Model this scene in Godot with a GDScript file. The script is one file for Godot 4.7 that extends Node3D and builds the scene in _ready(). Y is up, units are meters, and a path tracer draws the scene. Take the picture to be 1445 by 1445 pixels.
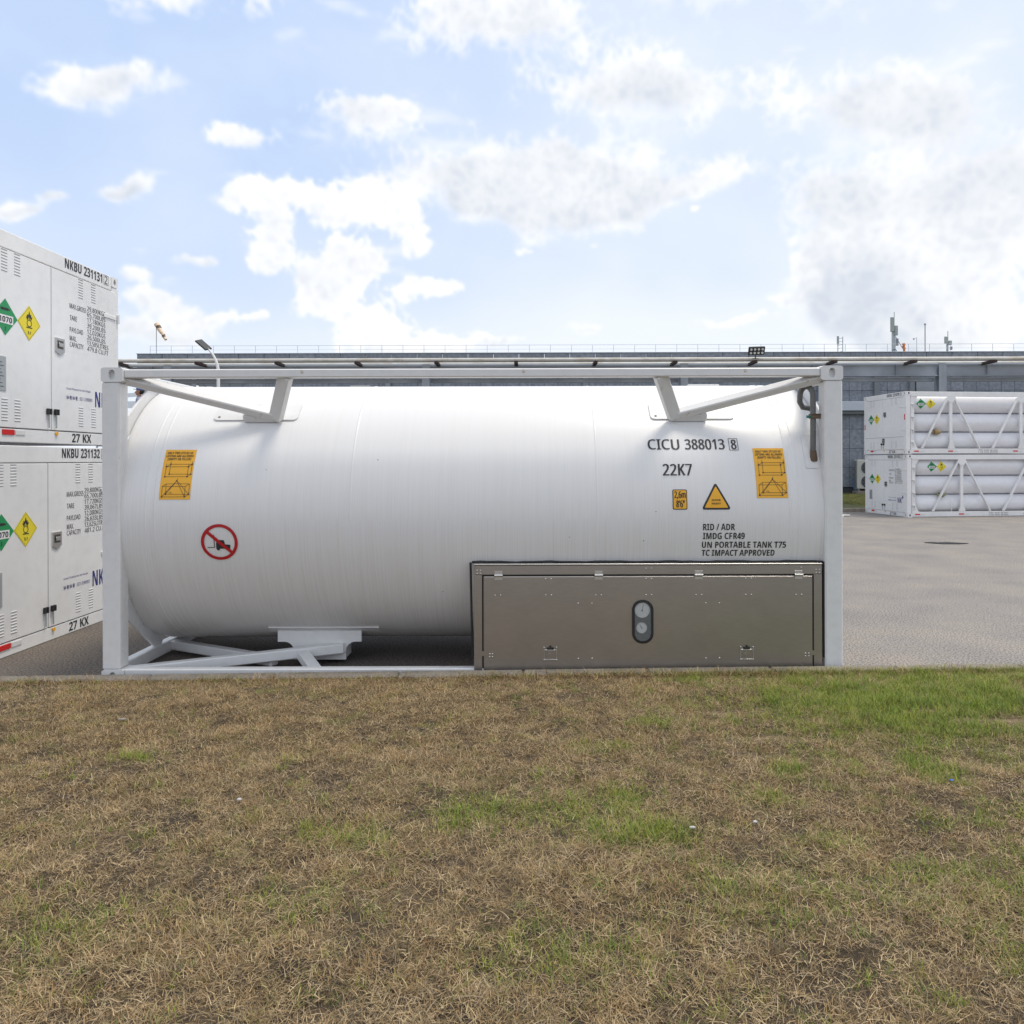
extends Node3D

# ---------------------------------------------------------------- mesh builder
class Mb:
	var v := PackedVector3Array()
	var n := PackedVector3Array()
	var uv := PackedVector2Array()
	var col := PackedColorArray()
	var tint := Color(1, 1, 1)
	var use_col := false

	func put(a: Vector3, b: Vector3, c: Vector3, na: Vector3, nb: Vector3, nc: Vector3, ua := Vector2.ZERO, ub := Vector2.ZERO, uc := Vector2.ZERO) -> void:
		# front faces run clockwise seen from the side the normals point to
		if (c - a).cross(b - a).dot(na + nb + nc) < 0.0:
			v.append_array(PackedVector3Array([a, c, b]))
			n.append_array(PackedVector3Array([na, nc, nb]))
			uv.append_array(PackedVector2Array([ua, uc, ub]))
		else:
			v.append_array(PackedVector3Array([a, b, c]))
			n.append_array(PackedVector3Array([na, nb, nc]))
			uv.append_array(PackedVector2Array([ua, ub, uc]))
		if use_col:
			col.append_array(PackedColorArray([tint, tint, tint]))

	func tri(a: Vector3, b: Vector3, c: Vector3, out: Vector3) -> void:
		var m := (b - a).cross(c - a)
		if m.length_squared() < 1e-16:
			return
		m = m.normalized()
		if m.dot(out) < 0.0:
			m = -m
		put(a, b, c, m, m, m)

	func quad(a: Vector3, b: Vector3, c: Vector3, d: Vector3, out: Vector3) -> void:
		tri(a, b, c, out)
		tri(a, c, d, out)

	func box(t: Transform3D, size: Vector3, c := 0.0) -> void:
		var h := size * 0.5
		c = minf(c, minf(h.x, minf(h.y, h.z)) * 0.9)
		var p := func(s: Vector3, axis: int) -> Vector3:
			var q := Vector3(s.x * (h.x - c), s.y * (h.y - c), s.z * (h.z - c))
			q[axis] = s[axis] * h[axis]
			return t * q
		for axis in 3:
			var b := (axis + 1) % 3
			var d := (axis + 2) % 3
			for sg in [-1.0, 1.0]:
				var q := []
				for k in [[-1, -1], [1, -1], [1, 1], [-1, 1]]:
					var s := Vector3.ZERO
					s[axis] = sg
					s[b] = k[0]
					s[d] = k[1]
					q.append(p.call(s, axis))
				var o := Vector3.ZERO
				o[axis] = sg
				quad(q[0], q[1], q[2], q[3], t.basis * o)
			if c > 0.0:
				for k in [[-1, -1], [1, -1], [1, 1], [-1, 1]]:
					var s0 := Vector3.ZERO
					s0[b] = k[0]
					s0[d] = k[1]
					var o := t.basis * s0
					s0[axis] = -1.0
					var s1 := s0
					s1[axis] = 1.0
					quad(p.call(s0, b), p.call(s1, b), p.call(s1, d), p.call(s0, d), o)
		if c > 0.0:
			for sx in [-1.0, 1.0]:
				for sy in [-1.0, 1.0]:
					for sz in [-1.0, 1.0]:
						var s := Vector3(sx, sy, sz)
						tri(p.call(s, 0), p.call(s, 1), p.call(s, 2), t.basis * s)

	func bx(lo: Vector3, hi: Vector3, c := 0.0) -> void:
		box(Transform3D(Basis.IDENTITY, (lo + hi) * 0.5), (hi - lo).abs(), c)

	func bar(a: Vector3, b: Vector3, w: float, h: float, c := 0.0, up := Vector3.UP) -> void:
		var z := (b - a).normalized()
		var x := up.cross(z).normalized()
		var y := z.cross(x)
		box(Transform3D(Basis(x, y, z), (a + b) * 0.5), Vector3(w, h, (b - a).length()), c)

	func ring(c: Vector3, x: Vector3, y: Vector3, r: float, sides: int) -> PackedVector3Array:
		var o := PackedVector3Array()
		for i in sides + 1:
			var a := TAU * i / sides
			o.append(c + (x * cos(a) + y * sin(a)) * r)
		return o

	func tube(pts: Array, r: float, sides := 12, caps := true, r_end := -1.0) -> void:
		var re := r if r_end < 0.0 else r_end
		var d0: Vector3 = (pts[1] - pts[0]).normalized()
		var x := d0.cross(Vector3.UP if absf(d0.y) < 0.9 else Vector3.RIGHT).normalized()
		var prev := PackedVector3Array()
		var prevc := Vector3.ZERO
		for i in pts.size():
			var d: Vector3
			if i == 0:
				d = d0
			elif i == pts.size() - 1:
				d = (pts[i] - pts[i - 1]).normalized()
			else:
				d = ((pts[i] - pts[i - 1]).normalized() + (pts[i + 1] - pts[i]).normalized()).normalized()
			x = (x - d * x.dot(d)).normalized()
			var y := d.cross(x)
			var rr := lerpf(r, re, float(i) / (pts.size() - 1))
			var cur := ring(pts[i], x, y, rr, sides)
			if i > 0:
				for k in sides:
					var n0 := (prev[k] - prevc).normalized()
					var n1 := (prev[k + 1] - prevc).normalized()
					var m0: Vector3 = (cur[k] - pts[i]).normalized()
					var m1: Vector3 = (cur[k + 1] - pts[i]).normalized()
					put(prev[k], prev[k + 1], cur[k + 1], n0, n1, m1)
					put(prev[k], cur[k + 1], cur[k], n0, m1, m0)
			if caps and (i == 0 or i == pts.size() - 1):
				for k in range(1, sides - 1):
					tri(cur[0], cur[k], cur[k + 1], -d if i == 0 else d)
			prev = cur
			prevc = pts[i]

	# a profile of (along, radius) turned about the axis through c; uv = (along, angle)
	func lathe(prof: Array, c: Vector3, axis: Vector3, ref: Vector3, sides := 48) -> void:
		var y := axis.cross(ref).normalized()
		for i in prof.size() - 1:
			var p: Vector2 = prof[i]
			var q: Vector2 = prof[i + 1]
			var t := (q - p).normalized()
			var slope := Vector2(-t.y, t.x)
			var sp := slope
			var sq := slope
			if i > 0:
				var t0: Vector2 = (p - prof[i - 1]).normalized()
				if t0.dot(t) > 0.75:
					sp = (slope + Vector2(-t0.y, t0.x)).normalized()
			if i < prof.size() - 2:
				var t2: Vector2 = (prof[i + 2] - q).normalized()
				if t2.dot(t) > 0.75:
					sq = (slope + Vector2(-t2.y, t2.x)).normalized()
			for k in sides:
				var a0 := TAU * k / sides
				var a1 := TAU * (k + 1) / sides
				var e0 := ref * cos(a0) + y * sin(a0)
				var e1 := ref * cos(a1) + y * sin(a1)
				var A := c + axis * p.x + e0 * p.y
				var B := c + axis * p.x + e1 * p.y
				var C := c + axis * q.x + e1 * q.y
				var D := c + axis * q.x + e0 * q.y
				var nA := axis * sp.x + e0 * sp.y
				var nB := axis * sp.x + e1 * sp.y
				var nC := axis * sq.x + e1 * sq.y
				var nD := axis * sq.x + e0 * sq.y
				var uA := Vector2(p.x, a0 / TAU)
				var uB := Vector2(p.x, a1 / TAU)
				var uC := Vector2(q.x, a1 / TAU)
				var uD := Vector2(q.x, a0 / TAU)
				if p.y > 1e-6:
					put(A, B, C, nA, nB, nC, uA, uB, uC)
				if q.y > 1e-6:
					put(A, C, D, nA, nC, nD, uA, uC, uD)

	func ball(c: Vector3, r: Vector3, sides := 12, rows := 8, up := true) -> void:
		for i in rows:
			for k in sides:
				var q := []
				for e in [[i, k], [i, k + 1], [i + 1, k + 1], [i + 1, k]]:
					var a: float = PI * e[0] / rows
					var b: float = TAU * e[1] / sides
					q.append(Vector3(sin(a) * cos(b), cos(a), sin(a) * sin(b)))
				if i > 0:
					put(c + q[0] * r, c + q[1] * r, c + q[2] * r, (q[0] / r).normalized(), (q[1] / r).normalized(), (q[2] / r).normalized())
				if i < rows - 1:
					put(c + q[0] * r, c + q[2] * r, c + q[3] * r, (q[0] / r).normalized(), (q[2] / r).normalized(), (q[3] / r).normalized())

	# polygon in the local xy plane, extruded along local z from 0 to depth
	func extrude(poly: PackedVector2Array, t: Transform3D, depth: float) -> void:
		var ix := Geometry2D.triangulate_polygon(poly)
		for i in range(0, ix.size(), 3):
			for z in [0.0, depth]:
				var q := []
				for k in 3:
					var p := poly[ix[i + k]]
					q.append(t * Vector3(p.x, p.y, z))
				tri(q[0], q[1], q[2], t.basis.z * (signf(depth) if z != 0.0 else -signf(depth)))
		var cw := Geometry2D.is_polygon_clockwise(poly)
		for i in poly.size():
			var p := poly[i]
			var q := poly[(i + 1) % poly.size()]
			var o := Vector3(q.y - p.y, p.x - q.x, 0.0) * (-1.0 if cw else 1.0)
			quad(t * Vector3(p.x, p.y, 0), t * Vector3(q.x, q.y, 0), t * Vector3(q.x, q.y, depth), t * Vector3(p.x, p.y, depth), t.basis * o)

	# a flat or bent sheet of ink: polygon in (u, v) laid on a surface by m.call(u, v, off)
	func ink(poly: PackedVector2Array, m: Callable, off: float, strip := 0.0) -> void:
		var pieces := [poly]
		if strip > 0.0:
			pieces = []
			var lo := 1e9
			var hi := -1e9
			var l := 1e9
			var r := -1e9
			for p in poly:
				lo = minf(lo, p.y)
				hi = maxf(hi, p.y)
				l = minf(l, p.x)
				r = maxf(r, p.x)
			var k := int(ceil((hi - lo) / strip))
			for i in k:
				var a := lerpf(lo - 1e-5, hi + 1e-5, float(i) / k)
				var b := lerpf(lo - 1e-5, hi + 1e-5, float(i + 1) / k)
				pieces.append_array(Geometry2D.intersect_polygons(poly, PackedVector2Array([Vector2(l - 1, a), Vector2(r + 1, a), Vector2(r + 1, b), Vector2(l - 1, b)])))
		for pc in pieces:
			var ix := Geometry2D.triangulate_polygon(pc)
			for i in range(0, ix.size(), 3):
				ink_tri(pc[ix[i]], pc[ix[i + 1]], pc[ix[i + 2]], m, off)

	func ink_tri(a: Vector2, b: Vector2, c: Vector2, m: Callable, off: float) -> void:
		var A: Vector3 = m.call(a.x, a.y, off)
		var B: Vector3 = m.call(b.x, b.y, off)
		var C: Vector3 = m.call(c.x, c.y, off)
		var o: Vector3 = m.call(a.x, a.y, off + 0.01) - A
		tri(A, B, C, o)

	func ink_line(a: Vector2, b: Vector2, w: float, m: Callable, off: float) -> void:
		var d := (b - a).normalized() * w * 0.5
		var s := Vector2(-d.y, d.x)
		var k := int(ceil(absf(b.y - a.y) / 0.09)) if absf(b.y - a.y) > 0.09 else 1
		for i in k:
			var p := a.lerp(b, float(i) / k)
			var q := a.lerp(b, float(i + 1) / k)
			ink(PackedVector2Array([p - s, q - s, q + s, p + s]), m, off)

	func mesh() -> ArrayMesh:
		var a := []
		a.resize(Mesh.ARRAY_MAX)
		a[Mesh.ARRAY_VERTEX] = v
		a[Mesh.ARRAY_NORMAL] = n
		a[Mesh.ARRAY_TEX_UV] = uv
		if use_col:
			a[Mesh.ARRAY_COLOR] = col
		var m := ArrayMesh.new()
		m.add_surface_from_arrays(Mesh.PRIMITIVE_TRIANGLES, a)
		return m

# ---------------------------------------------------------------- naming and nodes
var taken := {}

func numbered(called: String, parent: Node) -> String:
	var key := "%d/%s" % [parent.get_instance_id(), called]
	var k: int = taken.get(key, -1) + 1
	taken[key] = k
	return called if k == 0 else "%s_%03d" % [called, k]

func place(o: Node3D, called: String, parent: Node) -> Node3D:
	o.name = numbered(called, parent)
	parent.add_child(o, true)
	return o

func thing(called: String, label: String, category: String, at := Vector3.ZERO, turn := 0.0, group := "") -> Node3D:
	var o := Node3D.new()
	place(o, called, self)
	o.position = at
	o.rotation.y = turn
	return tag(o, label, category, group)

func tag(o: Node3D, label: String, category: String, group := "") -> Node3D:
	o.set_meta("label", label)
	o.set_meta("category", category)
	if group:
		o.set_meta("group", group)
	return o

func part(b: Mb, called: String, m: Material, parent: Node = self, at := Vector3.ZERO) -> MeshInstance3D:
	var o := MeshInstance3D.new()
	o.mesh = b.mesh()
	o.material_override = m
	place(o, called, parent)
	o.position = at
	return o

func share(mesh: Mesh, called: String, m: Material, parent: Node, t: Transform3D) -> MeshInstance3D:
	var o := MeshInstance3D.new()
	o.mesh = mesh
	o.material_override = m
	place(o, called, parent)
	o.transform = t
	return o

func struct(b: Mb, called: String, m: Material) -> MeshInstance3D:
	var o := part(b, called, m)
	o.set_meta("kind", "structure")
	return o

func W(x: float, y: float, d: float) -> Vector3:
	return Vector3(x, y, -d)

# ---------------------------------------------------------------- materials (base colours are linear reflectances)
func lin(r: float, g: float, b: float) -> Color:
	return Color(r, g, b).linear_to_srgb()

func mat(r: float, g: float, b: float, rough := 0.5, metal := 0.0) -> StandardMaterial3D:
	var m := StandardMaterial3D.new()
	m.albedo_color = lin(r, g, b)
	m.roughness = rough
	m.metallic = metal
	return m

func noise_tex(freq: float, seed_: int, stops: Array, size := 512, octaves := 5, kind := FastNoiseLite.TYPE_SIMPLEX_SMOOTH) -> NoiseTexture2D:
	var nz := FastNoiseLite.new()
	nz.noise_type = kind
	nz.frequency = freq
	nz.seed = seed_
	nz.fractal_octaves = octaves
	var t := NoiseTexture2D.new()
	t.width = size
	t.height = size
	t.seamless = true
	t.noise = nz
	if stops:
		var gr := Gradient.new()
		gr.offsets = PackedFloat32Array(stops.map(func(s): return s[0]))
		gr.colors = PackedColorArray(stops.map(func(s): return s[1]))
		t.color_ramp = gr
	return t

func grey(x: float) -> Color:
	return Color(x, x, x)

# lays a fine pattern on uv1 and a coarse one, multiplied, on uv2
func layered(m: StandardMaterial3D, fine: Texture2D, fs: float, coarse: Texture2D, cs: float, world := true) -> void:
	m.albedo_texture = fine
	m.uv1_triplanar = true
	m.uv1_world_triplanar = world
	m.uv1_scale = Vector3.ONE * fs
	if coarse:
		m.detail_enabled = true
		m.detail_albedo = coarse
		m.detail_blend_mode = BaseMaterial3D.BLEND_MODE_MUL
		m.detail_uv_layer = BaseMaterial3D.DETAIL_UV_2
		m.uv2_triplanar = true
		m.uv2_world_triplanar = world
		m.uv2_scale = Vector3.ONE * cs

var M := {}

func make_materials() -> void:
	var wear := noise_tex(0.02, 3, [[0.0, grey(0.965)], [0.5, grey(0.99)], [1.0, Color(1, 1, 1)]])
	var specks := noise_tex(0.03, 9, [[0.0, Color(1, 1, 1)], [0.86, Color(1, 1, 1)], [0.93, Color(0.86, 0.77, 0.69)], [1.0, Color(0.7, 0.55, 0.44)]])
	var soft := noise_tex(0.01, 31, [[0.0, grey(0.94)], [1.0, Color(1, 1, 1)]], 256, 3)

	# painted tank shell: weather streaks that run down the curve
	var fn := FastNoiseLite.new()
	fn.noise_type = FastNoiseLite.TYPE_SIMPLEX_SMOOTH
	fn.fractal_octaves = 4
	fn.frequency = 1.0
	fn.seed = 5
	var st := Image.create(1024, 256, false, Image.FORMAT_RGB8)
	var bm := Image.create(1024, 256, false, Image.FORMAT_RGB8)
	for y in 256:
		# v = 0 faces the camera, 0.25 is the underside (see the lathe call)
		var v := y / 256.0
		var low := clampf(sin(TAU * v) * 0.55 + 0.45, 0.0, 1.0)
		for x in 1024:
			var s := fn.get_noise_2d(x * 0.23, v * 5.0 + 0.4 * sin(x * 0.013))
			var s2 := fn.get_noise_2d(x * 0.03 + 90.0, v * 3.0)
			var s3 := fn.get_noise_2d(x * 0.6 + 300.0, v * 10.0)
			var k := 1.0 - low * 0.065 * clampf(s + 0.2, 0.0, 1.0) - 0.012 * clampf(s2, 0.0, 1.0) - low * 0.04 * clampf(s3 + 0.2, 0.0, 1.0)
			st.set_pixel(x, y, Color(k, k * (1.0 - 0.25 * (1.0 - k)), k * (1.0 - 0.6 * (1.0 - k))))
			bm.set_pixel(x, y, grey(0.5 + 0.3 * s3 + 0.2 * s))
	var tank := mat(0.765, 0.765, 0.77, 0.36)
	tank.albedo_texture = ImageTexture.create_from_image(st)
	tank.uv1_scale = Vector3(1.0 / 2.2, 1.0, 1.0)
	tank.heightmap_enabled = true
	tank.heightmap_texture = ImageTexture.create_from_image(bm)
	tank.heightmap_scale = 0.010
	M.tank = tank

	M.frame = mat(0.74, 0.74, 0.74, 0.42)
	layered(M.frame, specks, 0.55, wear, 0.9)
	M.white = mat(0.88, 0.88, 0.88, 0.4)
	layered(M.white, wear, 0.5, soft, 0.17)
	M.tube = mat(0.80, 0.80, 0.83, 0.35)
	layered(M.tube, wear, 0.4, null, 1.0)
	M.slot = mat(0.38, 0.38, 0.39, 0.7)
	M.groove = mat(0.45, 0.45, 0.45, 0.7)
	M.ink = mat(0.025, 0.025, 0.028, 0.5)
	M.blue_ink = mat(0.03, 0.035, 0.2, 0.5)
	M.orange = mat(0.83, 0.42, 0.02, 0.4)
	M.red = mat(0.45, 0.012, 0.018, 0.4)
	M.reflector = mat(0.62, 0.02, 0.02, 0.25)
	M.clear_reflector = mat(0.7, 0.7, 0.7, 0.25)
	M.green = mat(0.012, 0.28, 0.09, 0.4)
	M.yellow = mat(0.82, 0.68, 0.03, 0.4)
	M.paper = mat(0.8, 0.8, 0.8, 0.5)

	var brush := Image.create(512, 512, false, Image.FORMAT_RGB8)
	var bh := Image.create(512, 512, false, Image.FORMAT_RGB8)
	for y in 512:
		for x in 512:
			var a := fn.get_noise_2d(x * 0.02, y * 0.5 + 40.0)
			var b := fn.get_noise_2d(x * 0.008 + 20.0, y * 0.012)
			brush.set_pixel(x, y, grey(0.95 + 0.04 * a + 0.02 * b))
			bh.set_pixel(x, y, grey(0.5 + 0.45 * a))
	var steel := mat(0.46, 0.425, 0.395, 0.36, 0.92)
	steel.albedo_texture = ImageTexture.create_from_image(brush)
	steel.uv1_triplanar = true
	steel.uv1_scale = Vector3.ONE * 0.7
	M.steel = steel
	M.bright = mat(0.60, 0.59, 0.57, 0.38, 1.0)
	M.dark_steel = mat(0.14, 0.13, 0.12, 0.4, 0.8)
	M.rubber = mat(0.015, 0.015, 0.015, 0.6)
	M.glass = mat(0.9, 0.95, 0.95, 0.05)
	M.glass.transparency = BaseMaterial3D.TRANSPARENCY_ALPHA
	M.glass.albedo_color.a = 0.12
	M.glass.metallic_specular = 0.15
	M.dial = mat(0.42, 0.43, 0.43, 0.5)
	M.pipe = mat(0.225, 0.23, 0.235, 0.5, 0.2)
	layered(M.pipe, noise_tex(0.05, 12, [[0.0, grey(0.7)], [1.0, Color(1, 0.99, 0.97)]]), 3.0, null, 1.0)
	M.rust = mat(0.16, 0.11, 0.075, 0.7, 0.2)
	M.teal = mat(0.01, 0.16, 0.13, 0.5)

	# yard: worn, dusty asphalt
	var asphalt := mat(0.355, 0.333, 0.316, 0.9)
	layered(asphalt, noise_tex(0.085, 21, [[0.0, grey(0.35)], [0.40, grey(0.78)], [0.60, Color(1, 1, 1)], [1.0, Color(1.0, 0.97, 0.93)]], 1024, 4), 0.45,
		noise_tex(0.012, 22, [[0.0, Color(0.88, 0.88, 0.89)], [0.45, Color(0.955, 0.95, 0.945)], [0.7, Color(1, 0.985, 0.96)], [1.0, Color(1, 1, 1)]], 1024, 6), 0.06)
	asphalt.heightmap_enabled = true
	asphalt.heightmap_texture = noise_tex(0.2, 23, [], 1024, 3)
	asphalt.heightmap_scale = 0.25
	M.asphalt = asphalt
	M.dark_asphalt = asphalt.duplicate()
	M.dark_asphalt.albedo_color = lin(0.185, 0.16, 0.14)  # same yard surface with a darker, browner base colour
	M.concrete = mat(0.44, 0.39, 0.33, 0.95)
	layered(M.concrete, noise_tex(0.05, 24, [[0.0, grey(0.7)], [1.0, Color(1, 1, 1)]]), 1.5, noise_tex(0.02, 25, [[0.0, grey(0.75)], [1.0, Color(1, 1, 1)]]), 0.4)
	M.soil = mat(1, 1, 1, 1.0)
	M.soil.vertex_color_use_as_albedo = true
	layered(M.soil, noise_tex(0.06, 26, [[0.0, grey(0.5)], [0.5, grey(0.8)], [1.0, Color(1, 0.95, 0.85)]], 1024, 6), 1.3, noise_tex(0.02, 27, [[0.0, grey(0.7)], [1.0, Color(1, 1, 1)]]), 0.35)
	M.blade = mat(1, 1, 1, 0.75)
	M.blade.vertex_color_use_as_albedo = true
	M.blade.backlight_enabled = true
	M.blade.backlight = Color(0.5, 0.5, 0.4)

	# building and pipe rack
	M.panel = []
	for k in 4:
		var p := mat([0.28, 0.31, 0.335, 0.295][k], [0.31, 0.34, 0.365, 0.325][k], [0.36, 0.39, 0.42, 0.375][k], 0.6)
		layered(p, noise_tex(0.03, 40 + k, [[0.0, grey(0.78)], [1.0, Color(1, 1, 1)]], 256, 4), 0.6, null, 1.0)
		M.panel.append(p)
	M.joint = mat(0.05, 0.055, 0.06, 0.8)
	M.rack = mat(0.42, 0.455, 0.50, 0.55)
	layered(M.rack, wear, 0.2, noise_tex(0.02, 50, [[0.0, grey(0.8)], [1.0, Color(1, 1, 1)]], 256, 4), 0.11)
	M.rack_dark = mat(0.20, 0.22, 0.24, 0.6)
	M.rack_pale = mat(0.55, 0.60, 0.66, 0.5)
	M.insulated = mat(0.62, 0.60, 0.56, 0.45)
	layered(M.insulated, noise_tex(0.02, 52, [[0.0, Color(0.8, 0.74, 0.66)], [0.5, grey(0.96)], [1.0, Color(1, 1, 1)]], 512, 4), 0.12, null, 1.0)
	M.brown = mat(0.035, 0.017, 0.011, 0.7)
	M.dark_opening = mat(0.02, 0.023, 0.026, 0.4)
	M.galv = mat(0.42, 0.45, 0.46, 0.45, 0.4)
	M.antenna = mat(0.36, 0.40, 0.38, 0.5)
	M.thin_rail = mat(0.5, 0.55, 0.6, 0.5)
	M.sock_orange = mat(0.72, 0.20, 0.05, 0.7)
	M.sock_pale = mat(0.80, 0.62, 0.46, 0.7)
	M.lamp_black = mat(0.03, 0.032, 0.034, 0.5)
	M.lens = mat(0.75, 0.75, 0.72, 0.2)
	M.grille = mat(0.03, 0.03, 0.035, 0.5)
	M.casing = mat(0.55, 0.54, 0.5, 0.5)
	M.skin = mat(0.36, 0.19, 0.12, 0.6)
	M.shirt = mat(0.24, 0.26, 0.33, 0.85)
	M.trousers = mat(0.05, 0.06, 0.09, 0.85)
	M.cap = mat(0.06, 0.10, 0.27, 0.8)
	M.hair = mat(0.012, 0.01, 0.01, 0.6)
	M.board = mat(0.74, 0.78, 0.82, 0.5)
	M.tan = mat(0.36, 0.26, 0.13, 0.8)
	M.olive = mat(0.27, 0.28, 0.15, 0.8)

# ---------------------------------------------------------------- lettering
var fonts := {}

func glyph_mesh(s: String, bold: bool) -> TextMesh:
	if not fonts.has(bold):
		var f := SystemFont.new()
		f.font_names = PackedStringArray(["Droid Sans"])
		f.font_weight = 700 if bold else 400
		fonts[bold] = f
	var t := TextMesh.new()
	t.font = fonts[bold]
	t.font_size = 64
	t.pixel_size = 0.01
	t.depth = 0.0
	t.curve_step = 2.0
	t.horizontal_alignment = HORIZONTAL_ALIGNMENT_LEFT
	t.text = s
	return t

var cap_box := {}

# writes s from (u, v) rightwards, w wide, with capitals h tall
func write(b: Mb, s: String, m: Callable, off: float, u: float, v: float, w: float, h: float, bold := false, shear := 0.0, fat := 0.0) -> void:
	if not cap_box.has(bold):
		cap_box[bold] = glyph_mesh("H", bold).get_aabb()
	var cb: AABB = cap_box[bold]
	var t := glyph_mesh(s, bold)
	var bb := t.get_aabb()
	var a := t.surface_get_arrays(0)
	var vs: PackedVector3Array = a[Mesh.ARRAY_VERTEX]
	var ix = a[Mesh.ARRAY_INDEX]
	var idx: PackedInt32Array = ix if ix != null else PackedInt32Array(range(vs.size()))
	var sx := (w - fat) / bb.size.x
	var sy := h / cb.size.y
	for lay in (3 if fat > 0.0 else 1):
		for i in range(0, idx.size(), 3):
			var q := []
			for k in 3:
				var p := vs[idx[i + k]]
				var y := (p.y - cb.position.y) * sy
				q.append(Vector2(u + (p.x - bb.position.x) * sx + shear * y + fat * 0.5 * lay, v + y))
			b.ink_tri(q[0], q[1], q[2], m, off + 0.0004 * lay)

func rect(u0: float, v0: float, u1: float, v1: float) -> PackedVector2Array:
	return PackedVector2Array([Vector2(u0, v0), Vector2(u1, v0), Vector2(u1, v1), Vector2(u0, v1)])

func round_rect(u0: float, v0: float, u1: float, v1: float, r: float, k := 5) -> PackedVector2Array:
	var o := PackedVector2Array()
	for c in [[u1 - r, v0 + r, -PI / 2], [u1 - r, v1 - r, 0.0], [u0 + r, v1 - r, PI / 2], [u0 + r, v0 + r, PI]]:
		for i in k + 1:
			var a: float = c[2] + PI / 2 * i / k
			o.append(Vector2(c[0] + r * cos(a), c[1] + r * sin(a)))
	return o

func disc(u: float, v: float, r: float, k := 40, ry := -1.0) -> PackedVector2Array:
	var o := PackedVector2Array()
	for i in k:
		o.append(Vector2(u + r * cos(TAU * i / k), v + (r if ry < 0.0 else ry) * sin(TAU * i / k)))
	return o

func ring_ink(b: Mb, u: float, v: float, r0: float, r1: float, m: Callable, off: float, k := 48) -> void:
	for i in k:
		var a := TAU * i / k
		var c := TAU * (i + 1) / k
		b.ink(PackedVector2Array([Vector2(u + r0 * cos(a), v + r0 * sin(a)), Vector2(u + r1 * cos(a), v + r1 * sin(a)), Vector2(u + r1 * cos(c), v + r1 * sin(c)), Vector2(u + r0 * cos(c), v + r0 * sin(c))]), m, off)

# ---------------------------------------------------------------- sky
# clouds as soft ellipses in a tangent chart of the sky to the north: (x, y, rx, ry, greyness)
var cloud_list := [
	[378, 318, 38, 40, 0.0], [322, 298, 22, 17, 0.0], [368, 356, 31, 26, 0.0], [345, 275, 34, 19, 0.1],
	[478, 352, 45, 29, 0.0], [500, 378, 53, 26, 0.0], [432, 385, 41, 29, 0.0], [462, 420, 57, 34, 0.0],
	[530, 452, 60, 31, 0.0], [596, 484, 50, 26, 0.0], [560, 490, 77, 22, 0.05], [640, 492, 43, 12, 0.0],
	[553, 300, 41, 43, 0.0], [590, 342, 29, 28, 0.0], [525, 268, 31, 29, 0.0], [430, 268, 72, 31, 0.05], [462, 292, 34, 22, 0.05],
	[618, 406, 46, 17, 0.0], [578, 404, 19, 12, 0.0], [600, 420, 52, 12, 0.0],
	[664, 280, 50, 36, 0.45], [735, 292, 70, 40, 0.4], [757, 266, 60, 36, 0.2], [886, 284, 54, 44, 0.25], [826, 290, 54, 30, 0.45],
	[700, 238, 180, 34, 0.4], [1002, 254, 66, 22, 0.2], [860, 240, 130, 30, 0.4], [987, 296, 9, 8, 0.0], [930, 252, 40, 18, 0.3],
	[225, 425, 78, 24, 0.2], [285, 446, 58, 18, 0.15], [360, 452, 17, 11, 0.0], [280, 375, 40, 8, 0.3], [195, 392, 26, 13, 0.3], [205, 470, 120, 22, 0.3],
	[1222, 350, 84, 66, 0.2], [1290, 300, 110, 66, 0.15], [1380, 390, 110, 80, 0.1], [1140, 392, 30, 34, 0.0], [1178, 430, 46, 46, 0.3],
	[1250, 455, 100, 46, 0.9], [1210, 385, 60, 50, 0.35], [1400, 300, 90, 60, 0.6], [1350, 470, 130, 36, 0.1], [1170, 280, 70, 46, 0.5], [1440, 250, 120, 50, 0.3],
	[1042, 445, 46, 9, 0.0], [827, 463, 24, 7, 0.0], [1100, 425, 34, 8, 0.0], [843, 341, 10, 6, 0.0], [735, 340, 12, 6, 0.0], [700, 478, 40, 10, 0.1],
	[40, 290, 30, 14, 0.4], [165, 262, 46, 18, 0.5], [10, 300, 26, 12, 0.3], [70, 268, 22, 10, 0.5],
	[900, 130, 190, 60, 0.25], [520, 165, 110, 44, 0.2], [1270, 150, 190, 80, 0.3], [700, 30, 170, 60, 0.25], [150, 120, 120, 40, 0.3], [330, 190, 60, 26, 0.1], [1100, -60, 260, 80, 0.3], [300, -40, 180, 60, 0.2],
]
var sky_noise := FastNoiseLite.new()

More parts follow.
